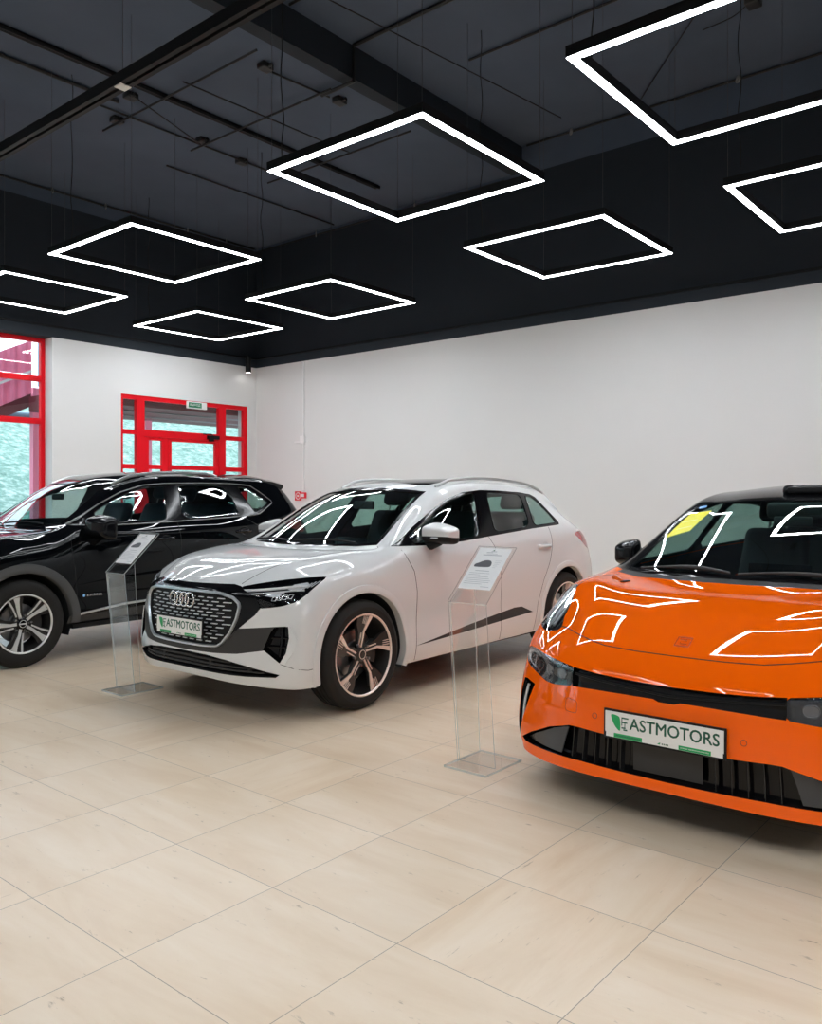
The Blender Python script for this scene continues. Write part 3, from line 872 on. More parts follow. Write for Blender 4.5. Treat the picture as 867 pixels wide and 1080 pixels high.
def plate(parent, y0, x, z, tilt=0, w=.528, hgt=.112):
    """dealer number plate, facing +x ; centre (x, y0, z)"""
    M = Matrix.Translation((x, y0, z)) @ Matrix.Rotation(tilt, 4, 'Y')
    mb = MB(); mb.box((-.012, -w/2-.008, -hgt/2-.008), (-.001, w/2+.008, hgt/2+.008), M=M)
    root = mb.build('number_plate_holder', M_MATTB, parent)
    p = M @ Vector((0, 0, 0))
    mb = MB(); mb.box((-.002, -w/2, -hgt/2+.02), (.0015, w/2, hgt/2), M=M)
    mb.box((-.002, -w/2+.004, -hgt/2), (.0010, w/2-.004, hgt/2-.09), M=M)
    mb.build('plate_face', M_PLATEW, root)
    # (a: to the reader's right = +y, b: up)
    B = M @ Matrix(((0, 0, 1, .0016), (1, 0, 0, 0), (0, 1, 0, 0), (0, 0, 0, 1)))
    text_mesh('lettering', 'ASTMOTORS', M_PLATEG, width=w*.745, height=.050, M=B @ Matrix.Translation((w*.093, .014, 0)), parent=root, fat=.0011)
    mb = MB()
    pts = spline([(-w*.445, .042), (-w*.385, .040), (-w*.365, .025), (-w*.365, -.022), (-w*.40, -.012), (-w*.43, .012)], 5, closed=True)
    mb.prism(pts, 0, .0008, lambda a, b_, h_: tuple(B @ Vector((a, b_, h_))))
    mb.build('leaf_emblem', M_PLATEL, root)
    mb = MB()
    fn = lambda a, b_, h_: tuple(B @ Vector((a, b_, h_)))
    for a0, a1, b0, b1 in ((-w*.352, -w*.29, .031, .037), (-w*.352, -w*.30, .012, .018), (-w*.352, -w*.345, .0, .037), (-w*.352, -w*.315, -.012, -.006), (-w*.335, -w*.30, -.020, -.014), (-w*.325, -w*.318, -.012, .012)):
        mb.prism([(a0, b0), (a1, b0), (a1, b1), (a0, b1)], 0, .0008, fn)
    mb.build('lettering', M_PLATEG, root)
    for a0, a1 in ((-w*.42, -w*.17), (w*.14, w*.40)):
        mb = MB(); mb.prism([(a0, -hgt/2+.001), (a1, -hgt/2+.001), (a1, -hgt/2+.019), (a0, -hgt/2+.019)], -.0005, .0003, fn)
        mb.build('green_strip', M_PLATEL, root)
    text_mesh('lettering', 'www.eastmotors.by', M_PLATEW, width=w*.235, height=.008, M=B @ Matrix.Translation((w*.27, -hgt/2+.010, .0003)), parent=root)
    mb = MB(); rr = random.Random(5)
    for k in range(16): 
        a = -w*.40+k*w*.0135; mb.prism([(a, -hgt/2+.007), (a+w*.009, -hgt/2+.007), (a+w*.009, -hgt/2+.013), (a, -hgt/2+.013)], 0, .0006, fn)
    mb.build('small_print', M_PLATEG, root); mb = MB()
    mb.prism([(-.02, -hgt/2+.008), (-.008, -hgt/2+.006), (-.006, -hgt/2+.016)], 0, .0006, fn)
    mb.build('small_leaf_emblem', M_PLATEL, root); mb = MB()
    for k in range(4): mb.prism([(.0+k*.008, -hgt/2+.007), (.005+k*.008, -hgt/2+.007), (.005+k*.008, -hgt/2+.013), (.0+k*.008, -hgt/2+.013)], 0, .0006, fn)
    mb.build('small_print', M_PLATEG, root)
    return root

def wheel(parent, x, y, R, w, rim, style, rot=0.0, sg=1):
    """wheel with axis along y, face towards sg*y ; centre (x, y, R) where y is the outer face"""
    root = empty('wheel', (x, y*sg, R), 0 if sg > 0 else PI, parent=parent)
    fn = lambda a, c, h: (a, h, c)            # h>0 outward
    W = w
    prof = [(rim-.004, -.012), (rim+.006, -.004), (rim+.02, .0), (rim+.045, .004), (R-.035, -.002), (R-.018, -.012), (R-.006, -.028), (R-.001, -.045)]
    ny = [(-.060, -.066), (-.098, -.108), (-.138, -.148), (-.18, -.186)]
    for g0, g1 in ny: prof += [(R, g0), (R-.008, g0-.001), (R-.008, g1), (R, g1-.001)]
    prof += [(R-.001, -W+.04), (R-.012, -W+.015), (R-.05, -W), (rim, -W+.015)]
    mb = MB(); mb.lathe(prof, fn, 72); mb.build('tyre', M_TYRE, root, smooth=True, angle=30)
    mb = MB()
    for k in range(60):      # shoulder sipes
        t = 2*PI*k/60
        for h0, h1 in ((-.024, -.058), (-W+.02, -W+.055)):
            pts = [(t, R-.012 if h0 > -.03 else R-.004), (t+.012, R-.004)]
            c0, s0, c1, s1 = math.cos(t), math.sin(t), math.cos(t+.014), math.sin(t+.014)
            ra, rb = (R-.0075, R+.0004)
            mb.add([(c0*ra, h0, s0*ra), (c1*ra, h0, s1*ra), (c1*rb, h1, s1*rb), (c0*rb, h1, s0*rb)], [(0, 1, 2, 3)])
    mb.build('tread_sipes', M_GAP, root)
    lipm = {'audi': M_BRONZE, 'nissan': M_ALU, 'zeekr': M_DKALLOY}[style]
    mb = MB(); mb.lathe([(rim-.010, -.016), (rim+.001, -.005), (rim+.003, -.001), (rim-.004, .0005), (rim-.011, -.006), (rim-.013, -.016)], fn, 72, closed_prof=True)
    mb.build('rim_lip', lipm, root, smooth=True)
    mb = MB(); mb.lathe([(rim-.012, -.010), (rim-.02, -.03), (rim-.035, -.09), (rim-.04, -.19), (rim-.01, -.21)], fn, 64)
    mb.build('rim_barrel', M_DKALLOY, root, smooth=True)
    mb = MB(); mb.lathe([(.09, -.10), (.165, -.10), (.165, -.125), (.09, -.125)], fn, 48, closed_prof=True)
    mb.lathe([(0, -.085), (.085, -.085), (.09, -.10), (.09, -.14)], fn, 32)
    mb.build('brake_disc', M_DISC, root, smooth=True)
    mb = MB(); mb.prism([(.10*math.cos(t), .10*math.sin(t)) for t in np.linspace(2.7, 3.6, 8)]+[(.19*math.cos(t), .19*math.sin(t)) for t in np.linspace(3.6, 2.7, 8)], -.075, -.14, fn)
    mb.build('brake_caliper', M_GREYP, root, smooth=True)
    pol = lambda r, a: (r*math.sin(a), r*math.cos(a))       # a clockwise from up seen from outside
    P = lambda lst, flip: [(r, math.radians(a)) for r, a in lst]
    def dish(a, c, h):
        r = math.hypot(a, c); d = -.010 - .030*max(0, 1-(r/rim))**1.0
        return (-a if True else a, h+d, c)
    def blade(lst, h0, h1, mb, base):
        poly = [pol(r, math.radians(a)+base) for r, a in lst]
        mb.prism(poly, h0, h1, dish)
    nsp = 5
    for k in range(nsp):
        base = rot+2*PI*k/nsp
        mb = MB()
        if style == 'audi':
            d = [(.045, -50), (.10, -26), (.16, -22), (.215, -24), (rim-.008, -21), (rim-.008, 9), (.215, 7), (.155, -1), (.10, 8), (.045, 40)]
            blade([(r*1.0, a) for r, a in d], -.035, -.006, mb, base); sp = mb.build('spoke', M_DKALLOY, root, smooth=True, angle=25)
            mb = MB()
            def strip(path, w0):
                L, Rr = [], []
                for i, (r, a) in enumerate(path):
                    ww = w0[i] if isinstance(w0, list) else w0
                    p = Vector(pol(r, math.radians(a)+base)); q0 = Vector(pol(*[path[max(0,i-1)][0], math.radians(path[max(0,i-1)][1])+base])); q1 = Vector(pol(path[min(len(path)-1,i+1)][0], math.radians(path[min(len(path)-1,i+1)][1])+base))
                    t = (q1-q0).normalized(); nn = Vector((-t.y, t.x)); L.append(tuple(p+nn*ww/2)); Rr.append(tuple(p-nn*ww/2))
                mb.prism(L+Rr[::-1], -.008, .001, dish)
            strip([(.045, -12), (.10, -5), (.155, -3.5), (.215, 3.5), (rim-.006, 7.5)], [.012, .013, .016, .026, .034])
            strip([(.060, -38), (.10, -20), (.150, -13)], .007)
            for q in range(3): strip([(.205+.004*q, -2.5-3.6*q), (rim-.006, 0.2-3.4*q)], [.004, .006])
            mb.build('machined_face', M_BRONZE, sp)
        elif style == 'nissan':
            blade([(.045, -35), (.09, -17), (.16, -12), (rim-.008, -13), (rim-.008, 25), (.16, 22), (.09, 24), (.045, 40)], -.035, -.006, mb, base); sp = mb.build('spoke', M_DKALLOY, root, smooth=True, angle=25)
            mb = MB(); blade([(.04, -14), (.10, -2.5), (.19, 3), (rim-.012, 2.5), (rim-.014, 16), (.19, 14), (.10, 11), (.04, 25)], -.008, .001, mb, base)
            blade([(.08, -20), (.16, -11), (rim-.012, -10.5), (rim-.012, -6.5), (.16, -6), (.08, -11)], -.008, .0, mb, base)
            mb.build('machined_face', M_ALU, sp)
        else:
            blade([(.045, -40), (.10, -14), (.19, -12), (rim-.008, -20), (rim-.008, 4), (.19, 6), (.10, 14), (.045, 40)], -.035, -.006, mb, base); sp = mb.build('spoke', M_DKALLOY, root, smooth=True, angle=25)
            mb = MB(); blade([(.05, -6), (.19, -4), (rim-.012, -10), (rim-.012, -4), (.19, 1), (.05, 6)], -.008, .001, mb, base); mb.build('machined_face', M_ALU, sp)
        mb = MB(); c = pol(.072, base+PI/5); mb.lathe([(0, -.020), (.010, -.020), (.010, -.045)], lambda a, c_, h, c=c: (-(a+c[0]), h, c_+c[1]), 8); mb.build('wheel_bolt', M_DISC, root)
    mb = MB(); mb.lathe([(0, -.022), (.030, -.023), (.036, -.028), (.050, -.034), (.055, -.06)], fn, 32); hc = mb.build('hub_cap', M_GLOSSB if style != 'audi' else M_DKALLOY, root, smooth=True)
    mb = MB(); mb.lathe([(.027, -.024), (.031, -.024), (.031, -.0205), (.027, -.0205)], fn, 28, closed_prof=True)
    if style == 'nissan': mb.box((-.034, -.0225, -.006), (.034, -.0195, .006))
    mb.build('hub_emblem', lipm if style != 'zeekr' else M_ALU, hc, smooth=True)
    return root

def arch_liner(x, R, y0, y1, mat, parent):
    mb = MB(); n = 24
    for sg in (1, -1):
        vs = []; fs = []
        for k in range(n+1):
            t = math.radians(-20+220*k/n)
            for yy in (y0, y1): vs.append((x+R*math.cos(t), sg*yy, .37+R*math.sin(t)))
        fs = [(2*k, 2*k+1, 2*k+3, 2*k+2) for k in range(n)]
        c = len(vs); vs.append((x, sg*y0, .37)); fs += [(2*k, 2*k+2, c) for k in range(n)]
        mb.add(vs, fs)
    return mb.build('wheel_arch_liner', mat, parent, smooth=True, angle=40)

def arch_trim(sf, x, zc, r0, r1, t0, t1, proud, name, mat, parent, sgs=(1, -1), inner_depth=.05, ky=1.0):
    """flared lip around a wheel opening that follows the body side"""
    for sg in sgs:
        mb = MB(); n = 56; rows = []
        for k in range(n+1):
            t = math.radians(t0+(t1-t0)*k/n); row = []
            for r, o in ((r1, -.003), (r1-.004, proud*.75), ((r0+r1)/2, proud), (r0+.006, proud*.95), (r0, proud*.5), (r0, -inner_depth)):
                a, b = x+r*math.cos(t), zc+r*math.sin(t)*ky
                aa, bb = x+max(r, r0+.0)*math.cos(t), b
                h = sf.side(aa, bb, sg)
                if h[0] is None: h = sf.near('side', aa, bb, sg)
                p = Vector((a, h[0].y, b)) + Vector((0, sg*o, 0))
                row.append(p)
            rows.append(row)
        w = len(rows[0]); mb.v = [tuple(p) for r in rows for p in r]
        mb.f = [(i*w+k, i*w+k+1, (i+1)*w+k+1, (i+1)*w+k) for i in range(n) for k in range(w-1)]; mb.m = [0]*len(mb.f)
        mb.build(name, mat, parent, smooth=True, angle=50)

def seat(parent, x, y, z, mat, rear=False, width=.50):
    s = rbox('seat', (.50, width, .16), (x+.02, y, z+.08), .05, mat, parent)
    M = Matrix.Rotation(math.radians(-20), 4, 'Y')
    rbox('backrest', (.15, width, .62), (x-.32, y, z+.40), .055, mat, s, M=M, taper=(.75, .86))
    hr = rbox('headrest', (.10, .27, .19), (x-.47, y, z+.83), .045, mat, s, M=M)
    mb = MB()
    for d in (-.06, .06): mb.tube([(x-.42, y+d, z+.68), (x-.455, y+d, z+.78)], .007, 6)
    mb.build('headrest_posts', M_DISC, s)
    return s

def interior(root, dash_x, z0, seat_z, fx, rx, mat, wheel_y=.37, half=.66):
    mb = MB(); mb.box((rx-.9, -.70, z0-.03), (dash_x+.2, .70, z0)); mb.build('cabin_floor', M_TRIM, root)
    # dashboard
    mb = MB(); prof = [(dash_x+.28, z0+.62), (dash_x+.05, z0+.66), (dash_x-.12, z0+.63), (dash_x-.20, z0+.53), (dash_x-.16, z0+.30), (dash_x+.2, z0+.1)]
    mb.prism(prof, -half-.06, half+.06, lambda a, b_, h_: (a, h_, b_)); d = mb.build('dashboard', M_TRIM, root, smooth=True, angle=50)
    M = Matrix.Translation((dash_x-.17, 0, z0+.60)) @ Matrix.Rotation(math.radians(-12), 4, 'Y')
    mb = MB(); mb.box((-.012, -.17, -.02), (.012, .17, .15), M=M); mb.build('centre_screen', M_GLOSSB, d)
    st = MB(); c = Vector((dash_x-.34, wheel_y, z0+.56)); ring = []
    ax = Vector((-.90, 0, .44)).normalized(); e1 = Vector((0, 1, 0)); e2 = ax.cross(e1)
    st.tube([c+(e1*math.cos(t)+e2*math.sin(t))*.18 for t in np.linspace(0, 2*PI, 32, endpoint=False)], .014, 8, closed=True)
    st.tube([c-e1*.17, c+ax*-.02, c+e1*.17], .013, 6); st.tube([c+ax*-.02, c+e2*.17], .013, 6)
    st.tube([c+ax*-.01, c-ax*.22], .03, 8)
    st.build('steering_wheel', M_TRIM, root, smooth=True)
    for y in (-.36, .36): seat(root, fx, y, seat_z, mat)
    s = rbox('rear_seat', (.50, 1.26, .16), (rx+.02, 0, seat_z+.09), .05, mat, root)
    M = Matrix.Rotation(math.radians(-22), 4, 'Y')
    rbox('backrest', (.15, 1.28, .58), (rx-.32, 0, seat_z+.40), .055, mat, s, M=M)
    for y in (-.38, .38): rbox('headrest', (.09, .26, .17), (rx-.47, y, seat_z+.78), .04, mat, s, M=M)

def door_mirror(root, sg, c, size, cap, base, tip=.25):
    """c: centre of mirror head (x, |y|, z)"""
    L, Wd, H = size   # x length, y width, z height
    bm = bmesh.new(); bmesh.ops.create_cube(bm, size=1)
    bmesh.ops.subdivide_edges(bm, edges=bm.edges[:], cuts=2, use_grid_fill=True)
    for v in bm.verts:
        x, y, z = v.co*2
        front = max(0, x)
        z2 = z*(1-.40*front)
        if z > 0: z2 *= 1-tip*max(0, y+.1)
        x2 = x*(1-.15*abs(y)) - .22*y
        v.co = Vector((x2*L/2, y*Wd/2, z2*H/2))
    md = bmesh.ops.bevel(bm, geom=bm.edges[:], offset=.002, segments=1, affect='EDGES') if False else None
    me = bpy.data.meshes.new('mirror_cap')
    for v in bm.verts: v.co = Vector((c[0]+v.co.x, sg*(c[1]+v.co.y), c[2]+v.co.z))
    if sg < 0: bmesh.ops.reverse_faces(bm, faces=bm.faces)
    me.materials.append(cap); me.materials.append(base)
    zc = c[2]-H*.16
    for f in bm.faces:
        f.smooth = True
        if f.calc_center_median().z < zc: f.material_index = 1
    bm.to_mesh(me); bm.free()
    o = bpy.data.objects.new('door_mirror', me); COL.objects.link(o); o.parent = root
    s = o.modifiers.new('s', 'SUBSURF'); s.levels = 2; s.render_levels = 2
    mb = MB(); x0 = c[0]-L/2
    mb.lathe([(0, 0), (.9, 0), (1, .15), (1, .0)], lambda a, cc, hh: (x0-.004+hh*.01, sg*(c[1]+a*Wd*.40), c[2]+cc*H*.34), 24)
    mb.build('mirror_glass', M_CHROME, o, smooth=True)
    mb = MB(); mb.tube([(c[0]+.02, sg*(c[1]-Wd*.62), c[2]-H*.62), (c[0]+.02, sg*(c[1]-Wd*.30), c[2]-H*.50), (c[0]+.01, sg*(c[1]+Wd*.05), c[2]-H*.36)], [.045, .038, .026], 10)
    mb.build('mirror_arm', base, o, smooth=True)
    return o

def door_handle(root, sf, x, z, mat, sgs=(1, -1), L=.20, H=.028):
    for sg in sgs:
        h = sf.side(x, z, sg)[0]
        mb = MB(); yy = abs(h.y)
        pts = [(x+L/2, yy-.004), (x+L/2-.02, yy+.018), (x, yy+.026), (x-L/2+.03, yy+.022), (x-L/2, yy-.004)]
        pts = spline(pts, 5); mb.tube([(a, sg*b_, z) for a, b_ in pts], [.007]+[.013]*(len(pts)-2)+[.007], 10)
        for i, v in enumerate(mb.v): mb.v[i] = (v[0], v[1], z+(v[2]-z)*1.15)
        mb.build('door_handle', mat, root, smooth=True)
        # shallow cup behind
        mb = MB(); mb.lathe([(0, 0), (.035, 0), (.042, .004)], lambda a, c, hh: (x-.01+a*1.3, h.y+sg*(.0015+hh*.2), z+c*.9), 24); mb.build('handle_cup', M_GREYP if mat is M_CHROME else mat, root, smooth=True)
# ------------------------------------------------------------------ white electric SUV, centre
def circle_poly(x, z, r, n=56, zmin=-.5, ky=1.0):
    return [(x+r*math.cos(2*PI*k/n), z+r*math.sin(2*PI*k/n)*ky) for k in range(n)]

def start_body(T, S, F, R, level=3):
    bm = body_surface(T, S, F, R, level)
    lay = bm.faces.layers.int.new('reg')
    sf = Surf(bm)
    bmesh.ops.delete(bm, geom=[f for f in bm.faces if f.calc_center_median().y < 0], context='FACES')
    return bm, lay, sf
FS = lambda f: f.normal.y > .12 and f.calc_center_median().y > .25
FFR = lambda f: f.normal.x > .10 and f.calc_center_median().x > 0
FT = lambda f: f.normal.z > .10

def build_white():
    root = empty('suv_car', (4.13, 4.75, 0), PI, 'white electric SUV in the centre with a dashed chrome grille and four-ring emblem', 'car')
    P_ = car_paint('white_car_paint', (.70, .705, .70), .32)
    T = [
     [(.755,0,.875),(.735,.25,.871),(.685,.44,.858),(.555,.67,.872),(.375,.815,.908)],
     [(.50,0,.988),(.49,.28,.990),(.45,.51,.983),(.375,.68,.970),(.24,.845,.922)],
     [(.20,0,1.034),(.20,.30,1.037),(.17,.57,1.034),(.11,.725,1.018),(.03,.878,.938)],
     [(-.06,0,1.056),(-.08,.33,1.062),(-.13,.64,1.062),(-.18,.775,1.045),(-.22,.888,.965)],
     [(-.20,0,1.066),(-.23,.36,1.070),(-.37,.705,1.080),(-.44,.795,1.085),(-.47,.868,1.045)],
     [(-.60,0,1.305),(-.62,.33,1.298),(-.72,.640,1.275),(-.80,.740,1.262),(-.82,.868,1.078)],
     [(-1.02,0,1.515),(-1.04,.30,1.508),(-1.13,.570,1.472),(-1.22,.688,1.425),(-1.24,.866,1.092)],
     [(-1.60,0,1.592),(-1.60,.32,1.585),(-1.62,.565,1.553),(-1.64,.672,1.498),(-1.65,.862,1.122)],
     [(-2.20,0,1.600),(-2.20,.32,1.593),(-2.20,.560,1.553),(-2.20,.662,1.490),(-2.20,.858,1.158)],
     [(-2.75,0,1.565),(-2.75,.32,1.555),(-2.73,.535,1.512),(-2.70,.635,1.435),(-2.70,.845,1.182)],
     [(-3.20,0,1.495),(-3.19,.32,1.485),(-3.13,.500,1.432),(-3.05,.610,1.330),(-3.02,.825,1.165)],
     [(-3.46,0,1.12),(-3.44,.34,1.12),(-3.36,.58,1.12),(-3.28,.71,1.12),(-3.22,.815,1.10)]]
    S = [
     [(.460,.862,.780),(.520,.872,.620),(.540,.876,.460),(.545,.880,.340),(.530,.865,.225)],
     [(.290,.892,.800),(.320,.905,.630),(.330,.908,.470),(.330,.908,.345),(.330,.890,.230)],
     [(.07,.908,.810),(.07,.920,.650),(.07,.918,.490),(.07,.915,.355),(.07,.895,.240)],
     [(-.22,.915,.830),(-.22,.927,.660),(-.22,.918,.500),(-.22,.915,.360),(-.22,.895,.240)],
     [(-.48,.903,.940),(-.48,.922,.740),(-.48,.910,.530),(-.48,.918,.360),(-.48,.895,.240)],
     [(-.83,.905,.960),(-.83,.922,.750),(-.83,.908,.540),(-.83,.920,.365),(-.83,.895,.242)],
     [(-1.25,.905,.975),(-1.25,.922,.760),(-1.25,.908,.545),(-1.25,.920,.370),(-1.25,.895,.246)],
     [(-1.65,.905,1.000),(-1.65,.924,.780),(-1.65,.912,.550),(-1.65,.920,.380),(-1.65,.895,.250)],
     [(-2.20,.905,1.020),(-2.20,.930,.810),(-2.20,.922,.560),(-2.20,.920,.390),(-2.20,.895,.256)],
     [(-2.72,.905,1.020),(-2.72,.932,.810),(-2.72,.925,.560),(-2.72,.915,.400),(-2.72,.890,.27)],
     [(-3.05,.875,1.010),(-3.07,.905,.790),(-3.09,.900,.560),(-3.10,.885,.400),(-3.08,.850,.30)],
     [(-3.36,.812,.965),(-3.46,.808,.750),(-3.47,.800,.560),(-3.42,.785,.420),(-3.38,.750,.32)]]
    F = [
     [(.795,0,.800),(.808,0,.640),(.812,0,.470),(.818,0,.350),(.800,0,.262)],
     [(.780,.28,.800),(.793,.28,.640),(.798,.28,.468),(.803,.28,.348),(.785,.28,.258)],
     [(.728,.48,.792),(.742,.49,.635),(.752,.49,.462),(.758,.50,.345),(.738,.49,.243)],
     [(.615,.680,.790),(.640,.695,.628),(.650,.700,.460),(.655,.705,.342),(.640,.695,.228)]]
    R = [
     [(-3.54,0,.95),(-3.64,0,.74),(-3.66,0,.56),(-3.64,0,.42),(-3.60,0,.32)],
     [(-3.53,.34,.95),(-3.63,.34,.74),(-3.65,.34,.56),(-3.63,.34,.42),(-3.59,.34,.32)],
     [(-3.48,.58,.96),(-3.58,.58,.745),(-3.60,.58,.56),(-3.58,.58,.42),(-3.54,.57,.32)],
     [(-3.40,.71,.965),(-3.50,.72,.75),(-3.53,.72,.56),(-3.51,.71,.42),(-3.47,.69,.32)]]
    bm, lay, sf = start_body(T, S, F, R)
    # --- regions
    HOOD, WS, WSG, ROOF, TRIM, WF, WR, WQ, GR, MASK, GREY, VENT, LOW, HL, ARCH, CLAD, PANEL, TAIL, BL = range(1, 20)
    cut(bm, 'side', circle_poly(-.005, .375, .430), ARCH, lambda f: f.calc_center_median().y > .5, lay)
    cut(bm, 'side', circle_poly(-2.757, .375, .435), ARCH, lambda f: f.calc_center_median().y > .5, lay)
    # greenhouse
    trim = [(-.405,1.082),(-.80,1.075),(-1.19,1.088),(-1.68,1.122),(-2.25,1.158),(-2.74,1.180),(-2.765,1.20),(-2.70,1.33),(-2.63,1.435),(-2.55,1.462),(-2.34,1.480),(-2.0,1.493),(-1.7,1.497),(-1.45,1.478),(-1.20,1.418),(-.95,1.325),(-.70,1.215),(-.50,1.115)]
    cut(bm, 'side', trim, TRIM, FS, lay)
    wf = [(-.60,1.098),(-.80,1.092),(-1.19,1.106),(-1.435,1.122),(-1.60,1.478),(-1.46,1.462),(-1.21,1.402),(-.96,1.308),(-.72,1.205),(-.60,1.145)]
    wr = [(-1.655,1.142),(-2.215,1.176),(-2.335,1.462),(-2.0,1.476),(-1.775,1.480)]
    wq = [(-2.29,1.182),(-2.70,1.202),(-2.72,1.222),(-2.665,1.33),(-2.60,1.418),(-2.53,1.446),(-2.42,1.455)]
    for p, r in ((wf, WF), (wr, WR), (wq, WQ)): cut(bm, 'side', chaikin(p, 2, w=.12), r, FS, lay)
    ws = [(-.205,-.01),(-.21,.18),(-.24,.36),(-.30,.55),(-.375,.685),(-.72,.622),(-1.13,.540),(-1.06,.36),(-1.03,.18),(-1.025,-.01)]
    cut(bm, 'top', ws, WS, lambda f: f.normal.z > .1 and f.normal.x > .15, lay)
    wsg = [(-.235,-.01),(-.24,.18),(-.27,.36),(-.33,.54),(-.40,.655),(-.72,.598),(-1.08,.520),(-1.0,.36),(-.97,.18),(-.965,-.01)]
    cut(bm, 'top', wsg, WSG, lambda f: f.normal.z > .1 and f.normal.x > .15, lay)
    cut(bm, 'top', [(-1.22,-.01),(-1.22,.36),(-1.28,.44),(-2.5,.43),(-2.55,.36),(-2.55,-.01)], ROOF, FT, lay)
    cut(bm, 'top', chaikin([(-3.24,-.01),(-3.23,.34),(-3.19,.47),(-3.36,.57),(-3.44,.34),(-3.45,-.01)], 1, w=.1), BL, lambda f: f.normal.x < -.1, lay)
    # lamps and front masks, front projection (y, z)
    cut(bm, 'front', [(.40,.872),(.456,.861),(.523,.832),(.587,.805),(.615,.766),(.628,.729),(.60,.685),(.505,.600),(.47,.57),(.30,.44),(-.01,.436),(-.01,.868)], MASK, FFR, lay)
    cut(bm, 'front', [(.36,.475),(.50,.598),(.60,.606),(.735,.618),(.79,.622),(.665,.465),(.50,.437),(.30,.428),(-.01,.425),(-.01,.46)], GREY, FFR, lay)
    hl = [(.455,.858),(.56,.882),(.68,.904),(.79,.917),(.840,.918),(.850,.900),(.848,.860),(.838,.815),(.815,.772),(.75,.745),(.68,.733),(.625,.728),(.612,.765),(.585,.803),(.52,.830)]
    cut(bm, 'front', chaikin(hl, 1, w=.15), HL, lambda f: f.normal.x > .03 and f.calc_center_median().x > 0, lay)
    gro = [(-.01,.832),(.20,.832),(.36,.826),(.455,.803),(.502,.765),(.512,.735),(.498,.655),(.455,.560),(.395,.488),(.345,.462),(.20,.456),(-.01,.455)]
    gri = inset2([(-.6,.832)]+gro[1:-1]+[(-.6,.456)], .024)
    gri = [(max(-.01, a), b_) for a, b_ in gri]
    cut(bm, 'front', gri, GR, FFR, lay)
    vent = [(.722,.615),(.800,.620),(.812,.54),(.800,.455),(.768,.390),(.660,.470),(.70,.58)]
    cut(bm, 'front', vent, VENT, FFR, lay)
    low = [(-.01,.418),(.25,.412),(.42,.395),(.55,.368),(.68,.335),(.765,.318),(.74,.298),(.55,.295),(.30,.302),(-.01,.308)]
    cut(bm, 'front', low, LOW, FFR, lay)
    # grey insert on the doors, tail lamp
    cut(bm, 'side', [(-.545,.358),(-1.20,.435),(-1.86,.502),(-1.97,.500),(-2.15,.437),(-1.9,.425),(-1.2,.388)], PANEL, FS, lay)
    cut(bm, 'side', chaikin([(-2.95,1.09),(-3.14,1.115),(-3.30,1.10),(-3.46,.955),(-3.42,.915),(-3.30,.925),(-3.10,1.03)], 1), TAIL, FS, lay)
    mirror_bm(bm)
    bmesh.ops.delete(bm, geom=[f for f in bm.faces if f[lay] == ARCH], context='FACES')
    recess(bm, lay, GR, .020); recess(bm, lay, VENT, .050); recess(bm, lay, LOW, .060); recess(bm, lay, HL, .028)
    recess(bm, lay, TRIM, .004)
    for r in (WF, WR, WQ, WSG): recess(bm, lay, r, .007, TRIM)
    recess(bm, lay, PANEL, .006)
    body = extract(bm, lay, {0}, 'body_shell', [P_, M_TRIM], root, solid=(.02, 1))
    wsf = extract(bm, lay, {WS}, 'windscreen_border', [M_GLOSSB, M_TRIM], root, solid=(.006, 1))
    extract(bm, lay, {WSG}, 'windscreen', M_GLASSF, root)
    extract(bm, lay, {ROOF}, 'panoramic_roof', [M_GLOSSB, M_TRIM], root, solid=(.012, 1))
    extract(bm, lay, {BL}, 'rear_window', M_GLASSS, root)
    for sg in (1, -1):
        kp = lambda c, sg=sg: c.y*sg > 0
        extract(bm, lay, {TRIM}, 'window_surround', [M_GLOSSB, M_TRIM], root, keep=kp, solid=(.012, 1))
        for r in (WF, WR, WQ): extract(bm, lay, {r}, 'side_window', M_GLASSS, root, keep=kp)
        extract(bm, lay, {TAIL}, 'tail_lamp', M_REDL, root, keep=kp)
        extract(bm, lay, {PANEL}, 'sill_panel', M_GREYP, root, keep=kp)
        extract(bm, lay, {VENT}, 'side_air_intake', M_GLOSSB, root, keep=kp)
    grille = extract(bm, lay, {GR}, 'grille', M_MATTB, root)
    extract(bm, lay, {MASK}, 'grille_mask', M_GLOSSB, root)
    extract(bm, lay, {GREY}, 'bumper_insert', M_GREYP, root)
    lowi = extract(bm, lay, {LOW}, 'lower_intake', M_MATTB, root)
    # --- grille: frame, dashes, emblem
    pt = lambda y, z, o: (lambda h: h[0]+h[1]*o)(sf.proj('front', y, z))
    full = [(a, b_) for a, b_ in gro[1:-1]] + [(-a, b_) for a, b_ in reversed(gro[1:-1])]
    fi = inset2(chaikin(full, 1, w=.12), .012)
    mb, *_ = ribbon(sf, 'front', fi, .021, '', None, None, off=.004, th=.010, closed=True)
    mb.build('grille_frame', pmat('satin_aluminium', (.62, .66, .70), .3, metal=.8), grille, smooth=True, angle=40)
    gfull = inset2(full, .032); mb = MB(); row = 0; z = .472
    while z < .815:
        off = 0 if row % 2 == 0 else .5
        y = -.56
        k = 0
        while y < .56:
            wd = .040+.030*min(1, abs(y)/.5); pitch = wd*1.75
            y0 = y+off*pitch; y1 = y0+wd
            if pip((y0, z), gfull) and pip((y1, z), gfull):
                a, b2 = pt(y0, z, -.016), pt(y1, z, -.016)
                dx = Vector((.009, 0, 0)); dz = Vector((0, 0, .0062))
                vs = [a, b2, b2+dz, a+dz, a+dx, b2+dx, b2+dx+dz*.8, a+dx+dz*.8]
                mb.add(vs, [(0,1,5,4),(3,7,6,2),(4,5,6,7),(0,4,7,3),(1,2,6,5)])
            y += pitch
        z += .0235; row += 1
    mb.build('grille_dashes', pmat('satin_dash', (.88, .90, .93), .4, metal=.45), grille)
